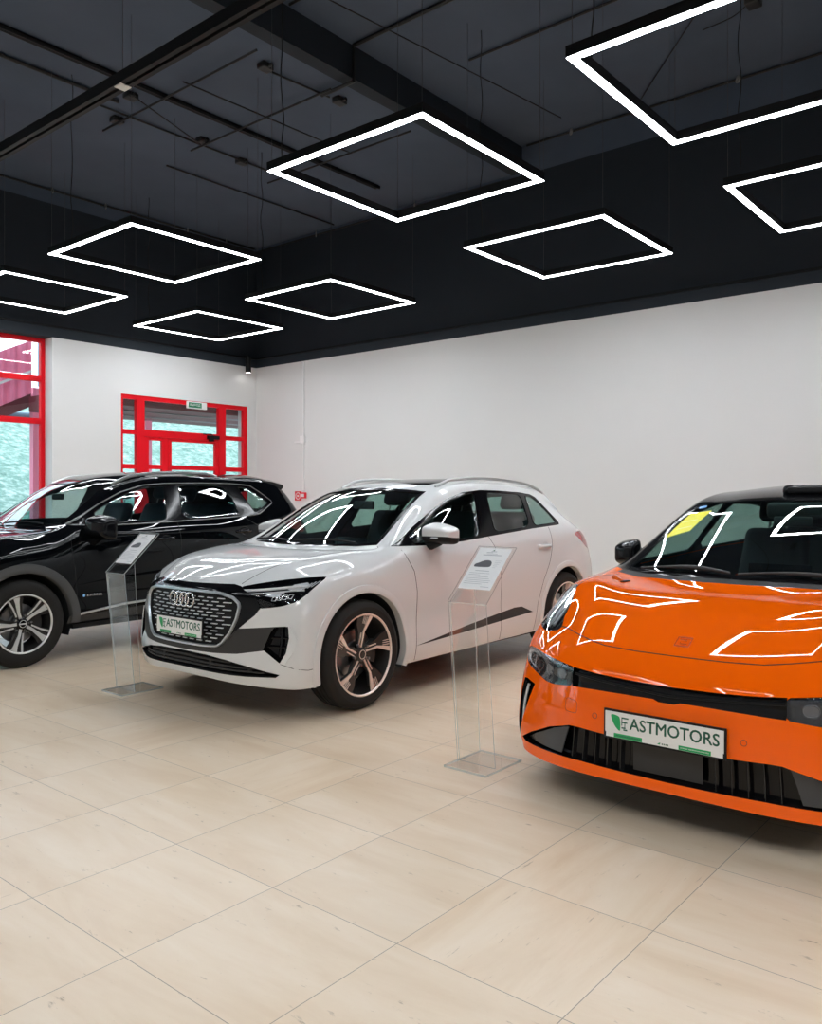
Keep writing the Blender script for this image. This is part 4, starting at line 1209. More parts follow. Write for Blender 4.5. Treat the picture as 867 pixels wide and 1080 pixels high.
    mb = MB()
    for k in range(4):
        yc = (k-1.5)*.0585; c = pt(yc, .757, .016)
        nrm = sf.proj('front', yc, .757)[1]; e1 = Vector((0, 1, 0)); e1 = (e1-nrm*e1.dot(nrm)).normalized(); e2 = nrm.cross(e1)
        mb.tube([c+(e1*math.cos(t)+e2*math.sin(t))*.046 for t in np.linspace(0, 2*PI, 40, endpoint=False)], .0068, 8, closed=True)
    mb.build('ring_emblem', M_CHROME, grille, smooth=True, angle=80)
    plate(root, 0, .838, .575, tilt=math.radians(-2), w=.50, hgt=.110)
    # lower intake slats
    for z, ya in ((.385, .44), (.355, .60), (.328, .66)):
        mb = MB(); L = [pt(y, z-.02*abs(y), -.030) for y in np.linspace(-ya, ya, 30)]
        mb.tube(L, .0075, 6); mb.build('intake_slat', M_GREYP, lowi, smooth=True)
    for y in (-.26, .26, -.57, .57):
        mb = MB(); a, b2 = pt(y, .40-.06*abs(y), -.035), pt(y, .31, -.035); mb.tube([a, b2], .012, 6); mb.build('intake_rib', M_GREYP, lowi, smooth=True)
    # side vent fins, headlamp internals
    for sg in (1, -1):
        mb = MB()
        q = lambda y, z, o: (lambda p: Vector((p.x, p.y*sg, p.z)))(pt(y, z, o))
        mb.tube([q(.755, .64, -.03), q(.762, .52, -.03), q(.755, .43, -.03)], .010, 6)
        mb.tube([q(.70, .545, -.03), q(.80, .548, -.03)], .006, 6); mb.tube([q(.675, .49, -.025), q(.795, .490, -.025)], .006, 6)
        mb.build('vent_fin', M_GLOSSB, root, smooth=True)
        # satin outer blade of the vent
        bl = [(.800,.622),(.812,.620),(.852,.54),(.846,.47),(.80,.385),(.768,.388),(.802,.455),(.814,.56)]
        patch(sf, 'front', [(a, b_) for a, b_ in bl], .008, .010, 'intake_blade', P_, root, sg=sg)
        cl = patch(sf, 'front', chaikin(hl, 1, w=.15), -.001, .002, 'headlamp_lens', M_LENS, root, sg=sg)
        mb = MB(); up = [(.49,.852),(.58,.858),(.68,.868),(.76,.878),(.815,.880)]
        L = spline([q(y, z-.012, -.010) for y, z in up], 6); mb.tube(L, .010, 8)
        L = spline([q(y, z-.034, -.014) for y, z in up], 6); mb.tube(L, .006, 8)
        mb.build('daylight_strip', M_LAMPW, cl, smooth=True)
        mb = MB()
        for k in range(4):
            y = .690+.026*k
            a = [q(y-.010, .778+.005*k, -.008), q(y+.010, .778+.005*k, -.008), q(y+.012, .806+.004*k, -.008), q(y-.008, .806+.004*k, -.008)]
            mb.tube(a, .0032, 6, closed=True)
        mb.build('daylight_segments', M_LAMPW, cl, smooth=True)
        mb = MB(); c = q(.775, .858, -.014)
        mb.add([q(.735,.852,-.012), q(.79,.838,-.010), q(.825,.872,-.008), q(.80,.893,-.010), q(.745,.882,-.012)], [(0,1,2,3,4)])
        mb.add([q(.70,.800,-.016), q(.735,.842,-.016), q(.66,.838,-.016), q(.63,.81,-.016)], [(0,1,2,3)])
        for k in range(3): mb.tube([q(.808+.012*k, .850+.006*k, -.006), q(.822+.010*k, .886+.006*k, -.006)], .0028, 6)
        mb.build('lamp_reflector', M_LAMPW, cl)
    for sg in (1, -1): extract(bm, lay, {HL}, 'headlamp', M_GLOSSB, root, keep=lambda c, sg=sg: c.y*sg > 0)
    # --- panel gaps
    seams(sf, [
     ('top', [(.665,.445),(.45,.525),(.20,.60),(-.10,.675),(-.30,.735),(-.345,.728),(-.365,.70)], .005, (1, -1)),
     ('side', [(-.455,1.055),(-.475,1.0),(-.535,.90),(-.555,.75),(-.555,.5),(-.548,.35),(-.545,.25)], .0055, (1, -1)),
     ('side', [(-1.545,1.115),(-1.625,.95),(-1.655,.75),(-1.655,.5),(-1.655,.26)], .005, (1, -1)),
     ('side', [(-2.52,1.165),(-2.50,1.0),(-2.43,.86),(-2.32,.70),(-2.23,.5),(-2.20,.36),(-2.19,.27)], .005, (1, -1)),
     ('front', [(.50,.60),(.44,.52)], .003, (1, -1)),
     ('front', [(.768,.388),(.84,.362),(.872,.352)], .004, (1, -1)), ('side', [(.545,.352),(.50,.345),(.42,.352)], .004, (1, -1)),
     ('top', [(-1.04,.40),(-1.12,.53)], .004, (1, -1)),
     ], M_GAP, root)
    # arch lips, liners, sills
    for x, r in ((-.005, .430), (-2.757, .435)):
        arch_trim(sf, x, .37, r-.010, r+.045, -18, 198, .009, 'wheel_arch_lip', P_, root)
        arch_liner(x, r-.002, .55, .895, M_TRIM, root)
    mb = MB(); mb.box((-3.30, -.60, .30), (-2.757-.46, .60, .33)); mb.box((-2.757+.46, -.80, .215), (-.46, .80, .245)); mb.box((.35, -.55, .24), (.60, .55, .26)); mb.box((-2.757-.44, -.5, .2), (.5, .5, .23))
    mb.build('underbody', M_MATTB, root)
    mb = MB(); L = [sf.side(x, .262, 1)[0] for x in np.linspace(-2.30, -.43, 20)]
    # wheels
    for x, y in ((0, .917), (-2.757, .922)):
        for sg in (1, -1): wheel(root, x, y, .371, .235, .277, 'audi', rot=.16 if sg > 0 else .5, sg=sg)
    for sg in (1, -1):
        m_ = door_mirror(root, sg, (-.785, .955, 1.165), (.20, .225, .165), P_, M_MATTB, tip=.5)
        mb = MB(); mb.box((-.695, sg*.93-.07, 1.132), (-.688, sg*.93+.07, 1.143)); mb.build('indicator_strip', M_LAMPSIL, m_)
        patch(sf, 'side', [(-.42,1.084),(-.60,1.084),(-.60,1.14),(-.50,1.108)], .004, .008, 'mirror_sail', M_GLOSSB, root, sg=sg)
    door_handle(root, sf, -2.36, 1.0, P_); door_handle(root, sf, -1.42, .965, P_)
    # roof rails
    for sg in (1, -1):
        mb = MB(); L = []
        for x in np.linspace(-1.26, -2.95, 30):
            h = sf.top(x, .535)[0]; t = (x+1.26)/(-1.69); up = .045*min(1, t/.10, (1-t)/.16)
            L.append((x, sg*.535, h.z+.002+up*.7))
        mb.tube(L, .013, 8); mb.build('roof_rail', pmat('satin_silver', (.5,.5,.5), .3, metal=.9) if 'satin_silver' not in bpy.data.materials else bpy.data.materials['satin_silver'], root, smooth=True)
    # rear spoiler lip, wipers, mirror inside
    mb = MB(); L = [sf.top(-3.19, y)[0]+Vector((-.02, 0, .002)) for y in np.linspace(-.40, .40, 15)]; mb.tube(L, .016, 8); mb.build('roof_spoiler', P_, root, smooth=True)
    for a, b2 in (((-.32, .54), (-.245, -.04)), ((-.235, -.08), (-.33, -.58))):
        L = [sf.top(a[0]+(b2[0]-a[0])*t, a[1]+(b2[1]-a[1])*t)[0]+Vector((.01, 0, .014)) for t in np.linspace(0, 1, 10)]; mb = MB(); mb.tube(L, .008, 6); mb.build('wiper', M_MATTB, root, smooth=True)
    rbox('interior_mirror', (.03, .22, .07), (-.98, 0, 1.37), .012, M_TRIM, root)
    interior(root, -.62, .36, .62, -1.35, -2.2, M_SEAT)
    bm.free()
    return root
WHITE = build_white()
# ------------------------------------------------------------------ orange car, right foreground
def build_orange():
    root = empty('hatchback_car', (4.33, 1.44, 0), PI, 'glossy orange car with black roof, cut by the right edge of the picture', 'car')
    P_ = car_paint('orange_car_paint', (1.0, .132, .001), .35)
    T = [
     [(.862,0,.632),(.848,.34,.640),(.775,.58,.660),(.645,.77,.675),(.490,.905,.685)],
     [(.760,0,.735),(.730,.36,.748),(.614,.587,.782),(.435,.758,.810),(.335,.912,.795)],
     [(.500,0,.862),(.485,.36,.872),(.400,.58,.895),(.255,.760,.908),(.185,.912,.868)],
     [(.190,0,.945),(.180,.36,.952),(.120,.59,.968),(.050,.775,.985),(.000,.940,.925)],
     [(-.050,0,1.000),(-.090,.36,1.002),(-.320,.755,1.003),(-.425,.855,1.006),(-.460,.948,.965)],
     [(-.600,0,1.245),(-.630,.34,1.240),(-.745,.690,1.205),(-.830,.775,1.180),(-.880,.942,.995)],
     [(-1.150,0,1.435),(-1.170,.30,1.430),(-1.165,.610,1.400),(-1.260,.700,1.355),(-1.340,.932,1.015)],
     [(-1.700,0,1.515),(-1.700,.30,1.510),(-1.710,.580,1.472),(-1.730,.670,1.412),(-1.750,.920,1.035)],
     [(-2.300,0,1.520),(-2.300,.30,1.515),(-2.300,.550,1.470),(-2.300,.640,1.405),(-2.300,.910,1.050)],
     [(-2.900,0,1.470),(-2.900,.28,1.465),(-2.900,.510,1.415),(-2.900,.600,1.345),(-2.900,.890,1.060)],
     [(-3.500,0,1.330),(-3.490,.28,1.325),(-3.450,.470,1.280),(-3.420,.570,1.215),(-3.400,.860,1.060)],
     [(-3.930,0,1.130),(-3.900,.30,1.130),(-3.830,.560,1.120),(-3.760,.680,1.105),(-3.680,.800,1.050)]]
    S = [
     [(.515,.920,.600),(.545,.930,.490),(.572,.930,.370),(.590,.922,.260),(.580,.895,.150)],
     [(.345,.945,.640),(.350,.960,.510),(.360,.960,.380),(.360,.955,.270),(.360,.930,.165)],
     [(.150,.955,.740),(.130,.970,.560),(.12,.970,.400),(.12,.965,.285),(.12,.940,.180)],
     [(-.050,.965,.800),(-.080,.975,.600),(-.09,.970,.430),(-.09,.970,.300),(-.09,.940,.190)],
     [(-.460,.965,.840),(-.47,.975,.640),(-.47,.962,.460),(-.47,.972,.310),(-.47,.940,.195)],
     [(-.890,.965,.860),(-.90,.975,.660),(-.90,.960,.470),(-.90,.972,.320),(-.90,.940,.20)],
     [(-1.370,.965,.880),(-1.38,.975,.680),(-1.38,.960,.480),(-1.38,.972,.325),(-1.38,.940,.20)],
     [(-1.750,.965,.890),(-1.75,.975,.690),(-1.75,.960,.490),(-1.75,.972,.33),(-1.75,.940,.20)],
     [(-2.300,.970,.900),(-2.30,.980,.710),(-2.30,.968,.500),(-2.30,.972,.34),(-2.30,.940,.205)],
     [(-2.900,.970,.910),(-2.90,.990,.720),(-2.90,.985,.510),(-2.90,.975,.35),(-2.90,.940,.215)],
     [(-3.400,.930,.910),(-3.40,.960,.720),(-3.40,.950,.520),(-3.40,.930,.37),(-3.40,.90,.25)],
     [(-3.750,.800,.920),(-3.80,.810,.720),(-3.82,.800,.540),(-3.80,.780,.40),(-3.74,.74,.29)]]
    F = [
     [(.880,0,.562),(.905,0,.480),(.912,0,.385),(.905,0,.275),(.915,0,.180)],
     [(.862,.35,.572),(.890,.35,.482),(.898,.35,.385),(.895,.35,.275),(.905,.36,.178)],
     [(.785,.59,.582),(.812,.60,.486),(.828,.61,.382),(.832,.62,.270),(.840,.62,.170)],
     [(.655,.785,.590),(.685,.795,.488),(.708,.805,.378),(.722,.810,.265),(.720,.800,.160)]]
    R = [
     [(-3.97,0,.95),(-4.03,0,.74),(-4.04,0,.54),(-4.0,0,.40),(-3.92,0,.30)],
     [(-3.95,.32,.95),(-4.01,.32,.74),(-4.02,.32,.54),(-3.98,.32,.40),(-3.9,.32,.30)],
     [(-3.89,.57,.94),(-3.95,.58,.73),(-3.97,.58,.54),(-3.94,.57,.40),(-3.87,.55,.29)],
     [(-3.82,.70,.93),(-3.89,.72,.725),(-3.90,.71,.54),(-3.87,.69,.40),(-3.81,.66,.29)]]
    bm, lay, sf = start_body(T, S, F, R)
    WS, WSG, ROOF, TRIM, WF, WR, BAR, LAMP, SLOT, MOUTH, HL, ARCH, BL, TAIL, COWL = range(1, 16)
    cut(bm, 'side', circle_poly(-.03, .37, .405), ARCH, lambda f: f.calc_center_median().y > .5 and f.calc_center_median().x < .40, lay)
    cut(bm, 'side', circle_poly(-2.95, .37, .415), ARCH, lambda f: f.calc_center_median().y > .5, lay)
    # black roof and pillars
    cut(bm, 'top', [(-1.06,-.01),(-1.06,.36),(-.31,.765),(-.33,.78),(-.42,.868),(-.85,.80),(-1.3,.73),(-2.9,.63),(-3.5,.60),(-3.62,.52),(-3.62,-.01)], ROOF, lambda f: f.normal.z > .05 and f.calc_center_median().z > 1.0, lay)
    trim = [(-.40,1.00),(-.88,1.005),(-1.37,1.025),(-2.3,1.06),(-3.1,1.075),(-3.45,1.10),(-3.3,1.20),(-2.9,1.345),(-2.3,1.405),(-1.72,1.41),(-1.32,1.345),(-.84,1.18)]
    cut(bm, 'side', trim, TRIM, FS, lay)
    cut(bm, 'side', chaikin([(-.62,1.022),(-1.37,1.042),(-1.72,1.056),(-1.80,1.392),(-1.70,1.390),(-1.33,1.325),(-.86,1.160),(-.62,1.07)], 1, w=.12), WF, FS, lay)
    cut(bm, 'side', chaikin([(-1.84,1.06),(-2.78,1.085),(-3.2,1.12),(-2.88,1.325),(-2.3,1.387),(-1.92,1.392)], 1, w=.12), WR, FS, lay)
    ws = [(-.05,-.01),(-.055,.18),(-.085,.36),(-.17,.57),(-.315,.762),(-.52,.728),(-.745,.695),(-1.165,.612),(-1.165,.36),(-1.15,.18),(-1.145,-.01)]
    fw = lambda f: f.normal.z > .1 and f.normal.x > .08
    cut(bm, 'top', ws, WS, fw, lay)
    wsg = [(-.115,-.01),(-.12,.18),(-.15,.36),(-.225,.55),(-.355,.730),(-.745,.668),(-1.12,.590),(-1.11,.36),(-1.095,.18),(-1.09,-.01)]
    cut(bm, 'top', wsg, WSG, fw, lay)
    cut(bm, 'top', [(-.015,-.01),(-.02,.18),(-.05,.36),(-.135,.59),(-.285,.79),(-.325,.775),(-.19,.57),(-.10,.36),(-.07,.18),(-.065,-.01)], COWL, FT, lay)
    cut(bm, 'top', [(-3.64,-.01),(-3.60,.42),(-3.78,.52),(-3.86,.3),(-3.88,-.01)], BL, FT, lay)
    # front: black light bar, main lamps, slots, lower mouth, upper lamps
    bar = [(-.01,.622),(.20,.626),(.34,.631),(.475,.640),(.475,.553),(.34,.559),(.20,.562),(.06,.563),(.035,.554),(-.01,.554)]
    cut(bm, 'front', bar, BAR, FFR, lay)
    lamp = [(.475,.640),(.58,.650),(.68,.657),(.78,.664),(.865,.660),(.900,.642),(.905,.612),(.885,.585),(.84,.570),(.76,.555),(.66,.536),(.60,.536),(.475,.553)]
    cut(bm, 'front', chaikin(lamp, 1, w=.1), LAMP, FFR, lay)
    slot = [(.755,.500),(.84,.508),(.872,.503),(.886,.44),(.888,.30),(.880,.215),(.865,.215),(.84,.30),(.79,.42)]
    cut(bm, 'front', slot, SLOT, lambda f: f.normal.x > .04 and f.calc_center_median().x > 0, lay)
    mouth = [(-.01,.372),(.20,.374),(.42,.380),(.47,.378),(.60,.340),(.74,.276),(.835,.222),(.80,.212),(.62,.222),(.40,.228),(.20,.226),(-.01,.224)]
    cut(bm, 'front', mouth, MOUTH, FFR, lay)
    hl = [(.820,.950),(.872,.944),(.905,.892),(.920,.835),(.920,.782),(.892,.752),(.800,.738),(.705,.757),(.690,.776),(.728,.812),(.748,.855),(.785,.908)]
    hlp = chaikin(hl, 1, w=.15)
    cut(bm, 'front', hlp, HL, lambda f: f.normal.x > .02 and f.calc_center_median().x > -.1, lay)
    cut(bm, 'side', chaikin([(-3.66,.90),(-3.90,.93),(-3.95,.86),(-3.6,.85)], 1), TAIL, FS, lay)
    mirror_bm(bm)
    bmesh.ops.delete(bm, geom=[f for f in bm.faces if f[lay] == ARCH], context='FACES')
    recess(bm, lay, BAR, .022); recess(bm, lay, LAMP, .016); recess(bm, lay, SLOT, .05); recess(bm, lay, MOUTH, .07); recess(bm, lay, HL, .03)
    for r in (WF, WR): recess(bm, lay, r, .007, TRIM)
    extract(bm, lay, {0}, 'body_shell', [P_, M_TRIM], root, solid=(.02, 1))
    extract(bm, lay, {ROOF}, 'roof', [M_GLOSSB, M_TRIM], root, solid=(.02, 1))
    extract(bm, lay, {WS}, 'windscreen_border', [M_GLOSSB, M_TRIM], root, solid=(.006, 1))
    extract(bm, lay, {WSG}, 'windscreen', M_GLASSF, root)
    extract(bm, lay, {COWL}, 'cowl_panel', M_MATTB, root)
    extract(bm, lay, {BL}, 'rear_window', M_GLASSS, root)
    for sg in (1, -1):
        kp = lambda c, sg=sg: c.y*sg > 0
        extract(bm, lay, {TRIM}, 'window_surround', [M_GLOSSB, M_TRIM], root, keep=kp, solid=(.012, 1))
        for r in (WF, WR): extract(bm, lay, {r}, 'side_window', M_GLASSS, root, keep=kp)
        extract(bm, lay, {TAIL}, 'tail_lamp', M_REDL, root, keep=kp)
        extract(bm, lay, {SLOT}, 'side_air_slot', M_GLOSSB, root, keep=kp)
    barO = extract(bm, lay, {BAR}, 'light_bar', M_GLOSSB, root)
    mo = extract(bm, lay, {MOUTH}, 'lower_intake', M_GLOSSB, root)
    pt = lambda y, z, o: (lambda h: h[0]+h[1]*o)(sf.proj('front', y, z))
    mb = MB(); L = [pt(y, .583+.030*abs(y)/.475, -.012) for y in np.linspace(-.47, .47, 30)]; mb.tube(L, .006, 6); mb.build('light_guide', M_MATTB, barO, smooth=True)
    M_LAMPDK = pmat('smoked_lamp', (.03, .032, .036), .2)
    for sg in (1, -1):
        kp = lambda c, sg=sg: c.y*sg > 0
        q = lambda y, z, o: (lambda p: Vector((p.x, p.y*sg, p.z)))(pt(y, z, o))
        lm = extract(bm, lay, {LAMP}, 'main_headlamp', M_LAMPDK, root, keep=kp)
        patch(sf, 'front', chaikin(lamp, 1, w=.1), -.001, .002, 'lamp_lens', M_LENS, lm, sg=sg)
        mb = MB()
        for c, r in ((.56, .030), (.655, .030)):
            ctr = q(c, .592, -.010); n_ = sf.proj('front', c, .592)[1]; n_ = Vector((n_.x, n_.y*sg, n_.z)); e1 = Vector((0, 1, 0)); e1 = (e1-n_*e1.dot(n_)).normalized(); e2 = n_.cross(e1)
            sq = [ctr+e1*a*r+e2*b_*r for a, b_ in chaikin([(-1,-.8),(1,-.8),(1,.8),(-1,.8)], 2)]
            mb.tube(sq, .0035, 6, closed=True); mb.add([p for p in sq], [tuple(range(len(sq)))])
        mb.build('projector_lens', pmat('lamp_projector', (.16, .17, .19), .12, metal=.6) if 'lamp_projector' not in bpy.data.materials else bpy.data.materials['lamp_projector'], lm, smooth=True)
        mb = MB(); L = spline([q(.74, .64, -.008), q(.80, .645, -.008), q(.865, .64, -.008), q(.885, .615, -.008), q(.85, .59, -.008), q(.78, .575, -.008)], 5); mb.tube(L, .005, 6)
        mb.tube([q(.79, .655, -.008), q(.80, .575, -.008)], .004, 6); mb.build('lamp_guide', M_LAMPSIL, lm, smooth=True)
        up = extract(bm, lay, {HL}, 'upper_headlamp', M_GLOSSB, root, keep=kp)
        patch(sf, 'front', hlp, .002, .003, 'lamp_lens', M_LENS, up, sg=sg)
        mb = MB()
        for k, (y0, z0, y1, z1, y2, z2) in enumerate(((.822,.932,.780,.86,.790,.775),(.846,.927,.815,.85,.825,.765),(.870,.912,.850,.84,.862,.770),(.890,.888,.880,.83,.895,.785))):
            L = spline([q(y0, z0, -.012), q(y1, z1, -.010), q(y2, z2, -.012)], 8); mb.tube(L, .0085, 8)
        mb.build('lamp_fins', M_LAMPW, up, smooth=True)
        mb = MB(); L = spline([q(.835, .942, -.006), q(.893, .905, -.006), q(.914, .85, -.006), q(.918, .80, -.006)], 8); mb.tube(L, .005, 6); mb.build('lamp_edge_guide', M_LAMPW, up, smooth=True)
        mb = MB(); mb.tube(spline([q(.855, .48, -.02), q(.875, .38, -.02), q(.876, .27, -.02)], 6), .007, 6); mb.build('slot_strip', M_LAMPW, root, smooth=True)
    # vertical shutters and smoked corner panels in the mouth
    M_VANE = pmat('satin_black_vane', (.014, .014, .015), .25)
    for y in [a*s for s in (1, -1) for a in (.20, .265, .33, .395, .455)]:
        mb = MB()
        a, b2 = pt(y, .378, -.050), pt(y*1.02, .226, -.045)
        d = Vector((.022, 0, 0)); e = Vector((0, .0018, 0)); g = Vector((0, .010*(1 if y > 0 else -1), 0))
        mb.add([a-e, a+e, b2+e, b2-e, a-e+d+g, a+e+d+g, b2+e+d+g, b2-e+d+g], [(0,1,2,3),(4,7,6,5),(0,4,5,1),(1,5,6,2),(2,6,7,3),(3,7,4,0)])
        mb.build('intake_vane', M_VANE, mo)
    mb = MB(); mb.v = [tuple(pt(y, z, -.035)) for z in (.365, .24) for y in np.linspace(-.155, .155, 9)]
    mb.f = [(i, i+1, i+10, i+9) for i in range(8)]; mb.m = [0]*8; mb.build('radar_panel', M_GREYP, mo)
    for sg in (1, -1):
        patch(sf, 'front', [(.50,.360),(.60,.332),(.74,.270),(.82,.224),(.66,.228),(.545,.230)], -.030, .006, 'corner_panel', pmat('smoked_grey', (.045,.046,.05), .15) if 'smoked_grey' not in bpy.data.materials else bpy.data.materials['smoked_grey'], mo, sg=sg)
    plate(root, 0, .928, .436, tilt=math.radians(-1), w=.522, hgt=.112)
    # sensors, emblem, tow cover, lip
    M_OGAP = pmat('orange_shadow_gap', (.35, .04, .002), .4)
    for y in (-.329, .329):
        mb = MB()
        c, n_ = sf.proj('front', y, .449); e1 = Vector((0, 1, 0)); e1 = (e1-n_*e1.dot(n_)).normalized(); e2 = n_.cross(e1)
        mb.tube([c+n_*.0005+(e1*math.cos(t)+e2*math.sin(t))*.012 for t in np.linspace(0, 2*PI, 20, endpoint=False)], .0014, 6, closed=True)
        mb.build('parking_sensor', M_OGAP, root, smooth=True)
    mb, *_ = ribbon(sf, 'front', chaikin([(-.50,.44),(-.43,.438),(-.43,.492),(-.50,.50)], 2, w=.15), .0025, '', None, None, closed=True); mb.build('tow_cover_gap', bpy.data.materials['orange_shadow_gap'], root)
    em = MB()
    for pts in ([(-.040,.772),(.024,.772),(.024,.802),(-.040,.802)],):
        mb2, *_ = ribbon(sf, 'front', pts, .004, '', None, None, off=.001, th=.003, closed=True); em.add(mb2.v, mb2.f)
    for pts in ([(-.028,.794),(.004,.794),(.004,.789)], [(.012,.780),(-.020,.780),(-.020,.785)]):
        mb2, *_ = ribbon(sf, 'front', pts, .003, '', None, None, off=.001, th=.003, step=.008); em.add(mb2.v, mb2.f)
    em.build('bonnet_emblem', pmat('orange_emblem', (.62, .07, .003), .2, coat=1), root, smooth=True, angle=40)
    seams(sf, [
     ('front', [(-.690,.776),(-.64,.778),(-.58,.772),(-.46,.755),(-.36,.742),(-.20,.737),(0,.736),(.20,.737),(.36,.742),(.46,.755),(.58,.772),(.64,.778),(.690,.776)], .0032, (1,)),
     ('top', [(.17,.815),(-.02,.79),(-.22,.745)], .005, (1, -1)),
     ('side', [(-.45,.985),(-.52,.86),(-.54,.6),(-.53,.22)], .0055, (1, -1)),
     ('side', [(-1.76,1.03),(-1.82,.8),(-1.82,.5),(-1.82,.22)], .005, (1, -1)),
     ('side', [(-2.75,1.06),(-2.62,.85),(-2.52,.7),(-2.40,.45),(-2.38,.22)], .005, (1, -1))], M_GAP, root)
    for s_ in (1, -1):
        mb = MB(); c = sf.top(.02, .60*s_)[0]; mb.box((c.x-.05, c.y-.012, c.z+.001), (c.x+.03, c.y+.012, c.z+.006))
        mb.build('bonnet_vent', M_MATTB, root)
    for x, r in ((-.03, .405), (-2.95, .415)):
        arch_trim(sf, x, .37, r-.010, r+.045, -18, 198, .008, 'wheel_arch_lip', P_, root); arch_liner(x, r-.005, .58, .92, M_TRIM, root)
    mb = MB(); mb.box((-2.50, -.90, .15), (-.48, .90, .19)); mb.box((-3.8, -.70, .22), (-3.40, .70, .26)); mb.box((-3.4, -.5, .18), (.72, .5, .21)); mb.build('underbody', M_MATTB, root)
    for x, y in ((-.03, .955), (-2.95, .965)):
        for sg in (1, -1): wheel(root, x, y, .372, .25, .275, 'zeekr', rot=.3, sg=sg)
    for sg in (1, -1): door_mirror(root, sg, (-.76, .945, 1.075), (.18, .150, .180), M_GLOSSB, M_GLOSSB, tip=.2)
    door_handle(root, sf, -1.55, .93, P_); door_handle(root, sf, -2.55, .95, P_)
    # roof sensor pod
    rz = sf.top(-1.34, 0)[0].z
    pod = rbox('roof_sensor', (.36, .30, .070), (-1.42, .02, rz+.004), .03, M_GLOSSB, root)
    rbox('sensor_window', (.02, .22, .035), (-1.238, .02, rz+.008), .006, M_MATTB, pod)
    for a0, b0 in (((-.205, .56), (-.095, -.02)), ((-.10, -.06), (-.25, -.62))):
        mb = MB(); L = [sf.top(a0[0]+(b0[0]-a0[0])*t, a0[1]+(b0[1]-a0[1])*t)[0]+Vector((.006, 0, .016)) for t in np.linspace(0, 1, 12)]; mb.tube(L, [.007+.006*math.sin(PI*min(1, t*1.4)) for t in np.linspace(0, 1, 12)], 8)
        mb.build('wiper', M_GREYP, root, smooth=True)
    # stickers on the windscreen (car's right) 
    M_YEL = pmat('yellow_paper', (.85, .80, .02), .5)
    st = patch(sf, 'top', [(-.665,-.655),(-.685,-.505),(-.965,-.470),(-.955,-.605)], .003, .001, 'windscreen_notice', M_YEL, root)
    for x0 in (-.75, -.84): 
        mb2, *_ = ribbon(sf, 'top', [(x0, -.615), (x0, -.515)], .012, '', None, None, off=.004); mb2.build('notice_line', pmat('pale_yellow', (.9,.9,.35), .5) if 'pale_yellow' not in bpy.data.materials else bpy.data.materials['pale_yellow'], st)
    pt2 = chaikin([(-1.03,-.585),(-1.03,-.535),(-1.08,-.535),(-1.08,-.585)], 2)
    patch(sf, 'top', pt2, .0015, .001, 'round_sticker', pmat('blue_sticker', (.05, .25, .55), .4), root)
    rbox('mirror_housing', (.10, .34, .10), (-1.10, 0, 1.355), .03, M_TRIM, root)
    rbox('interior_mirror', (.03, .22, .06), (-1.02, 0, 1.29), .012, M_TRIM, root)
    interior(root, -.55, .30, .52, -1.55, -2.45, M_SEAT)
    bm.free()
    return root
ORANGE = build_orange()
